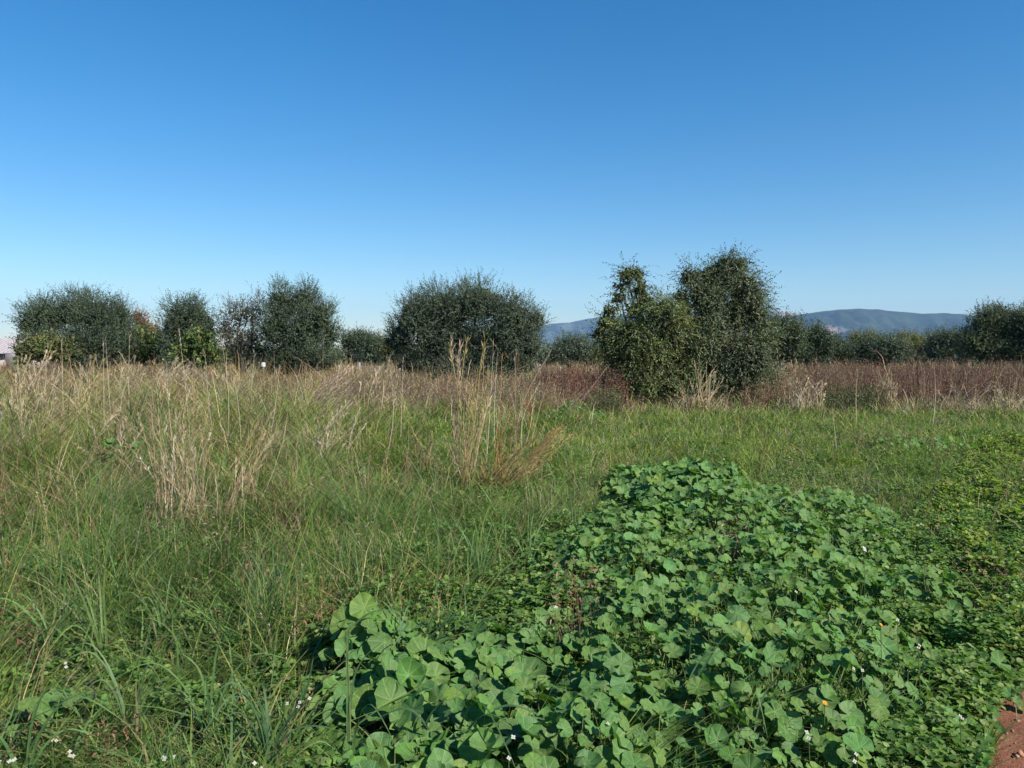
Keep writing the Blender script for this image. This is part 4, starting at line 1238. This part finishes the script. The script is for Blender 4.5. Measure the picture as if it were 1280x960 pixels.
# single tall stems on the skyline
SG = 'single tall dry stems along the skyline'
stems = [(25, 500, 22, 448, 10), (45, 500, 60, 430, 12), (78, 500, 77, 422, 12), (128, 500, 129, 425, 11), (140, 510, 132, 420, 12), (160, 500, 162, 418, 13), (222, 520, 208, 450, 9), (234, 500, 224, 416, 12),
         (268, 500, 256, 438, 12), (281, 500, 276, 416, 11), (315, 490, 318, 440, 14), (478, 520, 487, 448, 10), (500, 500, 504, 450, 13), (607, 540, 617, 425, 10), (618, 520, 622, 440, 12), (98, 520, 92, 470, 10),
         (1073, 520, 1072, 462, 16), (1168, 520, 1168, 455, 16), (330, 500, 350, 455, 11), (300, 520, 292, 462, 10)]
wherex = ['at the far left edge', 'leaning right, second on the left skyline', 'before the pale shrub of the left olive', 'upright before the right half of the broad left olive', 'tilting left before the broad left olive',
          'upright before the right edge of the broad left olive', 'left of the narrow olive, tilted left', 'thin and tilted before the narrow olive', 'short and tilted below the narrow olive',
          'whitest and straightest, between the narrow and the grey olive', 'below the grey thin olive', 'left of the central olive, leaning right', 'at the left foot of the central olive',
          'just right of the upright plume, leaning right', 'second to the right of the upright plume', 'short and bent in the left dry grass', 'before the dark green bush of the right meadow',
          'alone before the dark red weeds at the right', 'leaning right below the tall pointed olive', 'tilting left below the grey thin olive']
for (x0, y0, x1_, y1_, d), wl_ in zip(stems, wherex):
    rng = np.random.default_rng(x0 * 7)
    b = np.array(D(x0, y0, d)); b[0] = D(x0, HOR, d)[0]; b[2] = 0
    e = np.array(D(x1_, y1_, d + .1))
    t = thing('tall_grass_stem', 'single tall dry grass stem ' + wl_, 'grass stem', b, SG)
    A = Acc(); mid = (b + e) / 2 + np.array([rng.normal(0, .03), 0, 0])
    ribbon(A, [b, mid, e], .0007 * d + .0015, (.44, .37, .26), 8, sidev=(1, .2, 0), basew=1); A.build('stem', M_DRY, t, b)
    A = Acc(); panicle(A, e, unit(e - mid), rng.uniform(.16, .34), rng, (.42, .35, .25), 12, .0006 * d, .2); A.build('seed_head', M_DRY, t, b)
    A = Acc()
    for _ in range(3):
        s0 = b * .5 + e * .5 + (e - b) * rng.uniform(-.3, .2); dv = np.array([rng.normal(0, .12), rng.normal(0, .1), .06])
        ribbon(A, [s0, s0 + dv, s0 + dv * 1.8 - (0, 0, .1)], .0012 * d + .002, (.36, .29, .17), 6)
    A.build('dry_leaves', M_DRY, t, b)


# ------------------------------------------------------------------ tall green grass plants of the foreground
def grass_plant(label, bpx, bpy, paths, seed, extra=6, w=.011, col=(.10, .17, .06), stem=None, hgt=.42, stray=True):
    """paths: each a list of photo points of one visible blade; all at about the plant's distance"""
    rng = np.random.default_rng(seed)
    b = np.array(W(bpx, bpy, 0.0)); d = b[1]
    t = thing('wild_grass_plant', label, 'grass plant', b, 'broad-bladed green grass plants in the foreground')
    for i, pth in enumerate(paths):
        A = Acc()
        pts = [np.array(D(p[0], p[1], d + (p[2] if len(p) > 2 else 0))) for p in pth]
        c = np.array(col) * rng.uniform(.8, 1.2)
        P0 = [b * (1, 1, 0) * .7 + pts[0] * (.3, .3, 0)] + pts if pts[0][2] > .05 else pts
        ribbon(A, P0, w * rng.uniform(.85, 1.15), c, 22, upn=(.25, -.45, 1), tipcol=c * (1.3, 1.1, .8))
        A.build('blade', M_GRASS, t, b)
    for i in range(extra):
        A = Acc(); az = rng.uniform(0, 6.28); h = hgt * rng.uniform(.6, 1.2); o = np.array([math.cos(az), math.sin(az), 0])
        c = np.array(col) * rng.uniform(.75, 1.25)
        l_ = rng.uniform(.15, .5) * h
        ribbon(A, [b, b + o * l_ * .3 + (0, 0, h * .6), b + o * l_ + (0, 0, h * .95), b + o * l_ * 2 + (0, 0, h * rng.uniform(.6, .95))], w * .8 * rng.uniform(.8, 1.2), c, 16, upn=unit(np.array([.3, -.5, .9])), tipcol=c * (1.3, 1.1, .8))
        A.build('blade', M_GRASS, t, b)
    if stem:
        A = Acc(); pts = [np.array(D(p[0], p[1], d)) for p in stem]
        tube(A, [b] + pts, np.linspace(.0032, .0014, len(pts) + 1), (.22, .24, .09), 6); A.build('stem', M_GRASS, t, b, smooth=True)
    return t


BL = (.11, .20, .07)
grass_plant('grass plant with one dark blade arching right over the nearest mallow', 560, 1010, [[(575, 950), (600, 900), (640, 882), (690, 905), (738, 952, -.1)], [(520, 960), (535, 900), (560, 870)]], 401, 4, .013, (.06, .12, .06))
grass_plant('grass plant with a pale yellow stem and a blade hooking left, in the nearest mallow', 436, 1000, [[(434, 805), (445, 780), (470, 764), (500, 768), (490, 800)], [(438, 880), (450, 830), (480, 800)]], 402, 3, .010, BL, [(438, 900), (434, 800)])
grass_plant('grass plant with a tall upright leaf in front of the middle meadow', 520, 880, [[(530, 830), (545, 740), (549, 665)], [(535, 840), (560, 770), (600, 715), (646, 670)], [(540, 850), (500, 780), (480, 740)]], 403, 5, .011, BL)
grass_plant('grass plant sending a long low arch right across the left edge of the mallow patch', 490, 900, [[(495, 850), (560, 775), (620, 740), (697, 752)], [(500, 850), (560, 790), (640, 768), (665, 775)]], 404, 4, .010, (.08, .15, .07))
grass_plant('grass plant with a blade curving over the lower left of the nearest mallow', 340, 1000, [[(335, 950), (365, 915), (400, 908), (440, 920)], [(345, 930), (380, 870), (392, 820)]], 405, 6, .013, (.06, .115, .055))
grass_plant('grass plant with stiff crossing blades inside the right mallow patch', 840, 960, [[(845, 890), (870, 850), (902, 800), (920, 790)], [(850, 900), (880, 880), (930, 850), (978, 808)], [(855, 905), (890, 870), (950, 855)]], 406, 3, .010, (.10, .18, .07))
grass_plant('grass plant with a low pale blade near the bottom of the mallow patch', 930, 1000, [[(905, 930), (940, 908), (985, 905), (1010, 915)], [(940, 940), (950, 880), (975, 840)]], 407, 3, .010, (.11, .18, .09))
grass_plant('grass plant with two upright pale blades at the left foreground', 70, 850, [[(65, 790), (75, 730), (78, 680)], [(80, 800), (95, 740), (88, 700)]], 408, 7, .011, BL)
grass_plant('grass plant with the lightest tall blade of the left foreground', 130, 860, [[(133, 800), (130, 740), (136, 650)], [(128, 820), (100, 740), (82, 715)], [(135, 820), (160, 760), (170, 745)]], 409, 7, .013, (.12, .19, .06))
grass_plant('bushy grass plant left of the nearest mallow, blades spreading both ways', 262, 960, [[(262, 900), (250, 840), (225, 815)], [(265, 900), (300, 850), (330, 840)], [(262, 900), (270, 820), (280, 790)]], 410, 9, .011, BL)
grass_plant('grass plant standing beside reddish weeds in the left foreground', 205, 830, [[(205, 780), (200, 740), (215, 700)], [(205, 790), (230, 740), (240, 735)]], 411, 8, .010, BL)
grass_plant('grass plant with a thin vertical blade at the upper rim of the mallow patch', 718, 700, [[(720, 660), (718, 620), (722, 575)], [(716, 660), (700, 620), (690, 600)]], 412, 6, .008, (.12, .18, .07), hgt=.5)
grass_plant('grass plant leaning right at the bottom left corner', 30, 1010, [[(0, 960), (40, 900), (90, 880)], [(30, 960), (60, 905), (110, 900)]], 413, 6, .012, BL)
grass_plant('grass plant in the bottom left with pale blades over clover', 165, 960, [[(165, 920), (180, 860), (210, 850)], [(160, 925), (150, 870), (120, 860)]], 414, 7, .010, (.12, .19, .09))
grass_plant('wiry grass plant with many upright blades left of the mallow rim', 600, 760, [[(600, 720), (596, 680), (604, 640)], [(604, 725), (625, 690), (655, 672)], [(590, 730), (570, 690), (560, 650)]], 415, 12, .009, BL, hgt=.5)
grass_plant('grass plant with dense fine blades right of the fine-leaved one at the mallow rim', 660, 735, [[(660, 700), (664, 660), (660, 630)], [(662, 705), (680, 670), (700, 655)]], 416, 12, .008, BL, hgt=.5)
grass_plant('dark grass plant with a straight leaning blade in the left middle', 345, 800, [[(345, 750), (350, 700), (362, 660)], [(345, 760), (320, 720), (305, 690)]], 417, 9, .010, (.07, .13, .055), hgt=.5)
grass_plant('grass plant growing at the far left border of the middle grass', 8, 780, [[(5, 735), (4, 700), (8, 655)], [(10, 740), (25, 700), (30, 690)]], 418, 8, .011, (.13, .18, .06), hgt=.5)


# withered reddish weeds
def red_weed(label, px, py, h, rad, n, seed, pal=((.24, .11, .07), (.18, .09, .06), (.30, .20, .12), (.12, .075, .05))):
    rng = np.random.default_rng(seed)
    c = np.array(W(px, py, h)); b = c * (1, 1, 0)
    t = thing('withered_weed', label, 'weed', b, 'withered reddish weeds among the green')
    S, L_ = Acc(), Acc()
    pal = np.array(pal)
    for i in range(max(5, n // 14)):
        a_ = rng.uniform(0, 6.28); r = rad * rng.random() ** .5
        e = b + np.array([math.cos(a_) * r, math.sin(a_) * r, h * rng.uniform(.8, 1.2)])
        ribbon(S, [b + rng.normal(0, .02, 3) * (1, 1, 0), b * .5 + e * .5 + rng.normal(0, .02, 3), e], .005, pal[0] * .8, 6, basew=1)
    a_ = rng.uniform(0, 6.28, n); r = rad * rng.random(n) ** .6
    P = b[None] + np.stack([np.cos(a_) * r, np.sin(a_) * r, h * rng.uniform(.6, 1.25, n)], -1)
    leaves(L_, P, unit(rng.normal(0, 1, (n, 3)) + (0, 0, .2)), unit(rng.normal(0, 1, (n, 3)) + (0, 0, .8)), rng.uniform(.012, .035, n), rng.uniform(.004, .010, n), pal[rng.integers(0, len(pal), n)] * rng.uniform(.7, 1.3, (n, 1)), .3)
    S.build('stems', M_DRY, t, b); L_.build('leaves', M_DRY, t, b)


red_weed('withered red weed surrounded by mallow leaves at the left of the patch', 722, 732, .52, .16, 230, 501)
red_weed('brown-red withered weed low at the far left border of the foreground', 20, 790, .22, .26, 260, 502)
red_weed('small reddish weed left of the nearest mallow, below the dark gap', 405, 760, .25, .22, 200, 503)
red_weed('reddish weed in the left middle grass under the leaning stems', 355, 640, .35, .15, 120, 504)
red_weed('reddish brown weed at the bottom left between grass blades', 140, 925, .2, .10, 90, 505)
red_weed('bright orange-red dead stalk before the russet weeds', 662, 492, .8, .10, 60, 506, ((.6, .14, .06), (.5, .16, .07)))
red_weed('brown hollow of dead leaves in the upper mallow patch', 910, 668, .42, .13, 130, 507, ((.30, .20, .13), (.2, .12, .08), (.4, .28, .2)))
red_weed('reddish weed in the middle meadow left of the upright plume', 470, 590, .35, .2, 120, 508)
red_weed('withered brown weed beside the right border in the verge', 1260, 720, .25, .3, 220, 509, ((.2, .12, .07), (.28, .16, .1), (.14, .12, .05)))


# ------------------------------------------------------------------ flowers
def flower(label, px, py, h, seed, size=.011, col=(.5, .5, .45), nfl=1, name='white_wildflower'):
    rng = np.random.default_rng(seed)
    c = np.array(W(px, py, h)); b = c * (1, 1, 0)
    t = thing(name, label, 'flower', b, 'small wildflowers scattered in the green' if nfl else None)
    A = Acc(); tube(A, [b, b * .5 + c * .5 + rng.normal(0, .01, 3), c - (0, 0, .004)], [.0022, .0018, .0014], (.12, .18, .06), 5); A.build('stem', M_GRASS, t, b)
    for i in range(nfl):
        cc = c + (rng.normal(0, .016, 3) if i else 0)
        A = Acc(); n = 4 if name.startswith('white') else 10
        a_ = np.arange(n) * 2 * math.pi / n + rng.uniform(0, 1)
        up = unit(np.array([.2, -.6, .8]) + rng.normal(0, .2, 3)); s1 = unit(np.cross(up, (0, 1, .3))); s2 = np.cross(up, s1)
        dv = s1[None] * np.cos(a_)[:, None] + s2[None] * np.sin(a_)[:, None] + up[None] * .25
        leaves(A, np.repeat(cc[None], n, 0), dv, np.repeat(up[None], n, 0), size, size * (.75 if n == 4 else .4), np.repeat(np.array(col)[None], n, 0), .05)
        bl = A.build('blossom', M_PETAL, t, b)
        A = Acc(); tube(A, [cc - b, cc - b + up * .003, cc - b + up * .004], [.0018, .0018, .0002], (.6, .5, .08), 6)
        A.build('centre', M_PETAL, bl)


fl = [(375, 878, .50, 4, 'cluster of white blossoms at the left side of the nearest mallow'), (82, 829, .30, 2, 'white blossom on the left, where the tall grass meets the clover'),
      (65, 925, .22, 2, 'white blossom above the bottom left corner'), (92, 945, .22, 3, 'white blossoms in the clover near the bottom left corner'),
      (12, 952, .22, 3, 'cream blossoms at the very bottom left corner'), (205, 948, .24, 4, 'white blossoms at the bottom between the left corner and the nearest mallow'),
      (318, 954, .24, 3, 'white blossoms at the bottom edge just left of the nearest mallow'), (760, 905, .42, 2, 'white blossom at the lower middle of the mallow patch'),
      (636, 948, .40, 2, 'white blossom on the bottom edge under the arching dark blade'), (1080, 685, .55, 2, 'largest white blossom, in the upper right of the mallow patch'),
      (1070, 943, .30, 2, 'white blossom at the bottom right of the mallow patch'), (1011, 923, .34, 2, 'white blossom left of the bottom right one in the mallow'),
      (1200, 895, .30, 2, 'white blossoms near the red path'), (1122, 775, .5, 1, 'bluish white blossom at the right middle of the mallow patch'),
      (905, 574, .62, 1, 'white blossom on the far rim of the mallow patch, at the hump'), (1147, 657, .42, 2, 'pale blossom where the mallow meets the verge'),
      (995, 740, .52, 1, 'small pinkish white blossom in the middle of the right mallow'), (1078, 838, .42, 2, 'white blossom amid small leaves of the right mallow'),
      (695, 759, .5, 1, 'tiny white blossom right below the withered red weed'), (1148, 810, .42, 2, 'cream blossom between the right mallow leaves near the path side')]
for i, (a_, b_, h_, n_, lb) in enumerate(fl):
    flower(lb, a_, b_, h_, 600 + i, rng.uniform(.007, .010) * (1.5 if 'largest' in lb else 1), nfl=n_)
flower('small orange flower low in the right mallow', 1031, 879, .36, 700, .011, (.8, .32, .02), 1, 'orange_wildflower')
flower('tiny orange flower higher in the right mallow', 1101, 781, .5, 701, .009, (.8, .35, .03), 1, 'orange_wildflower')
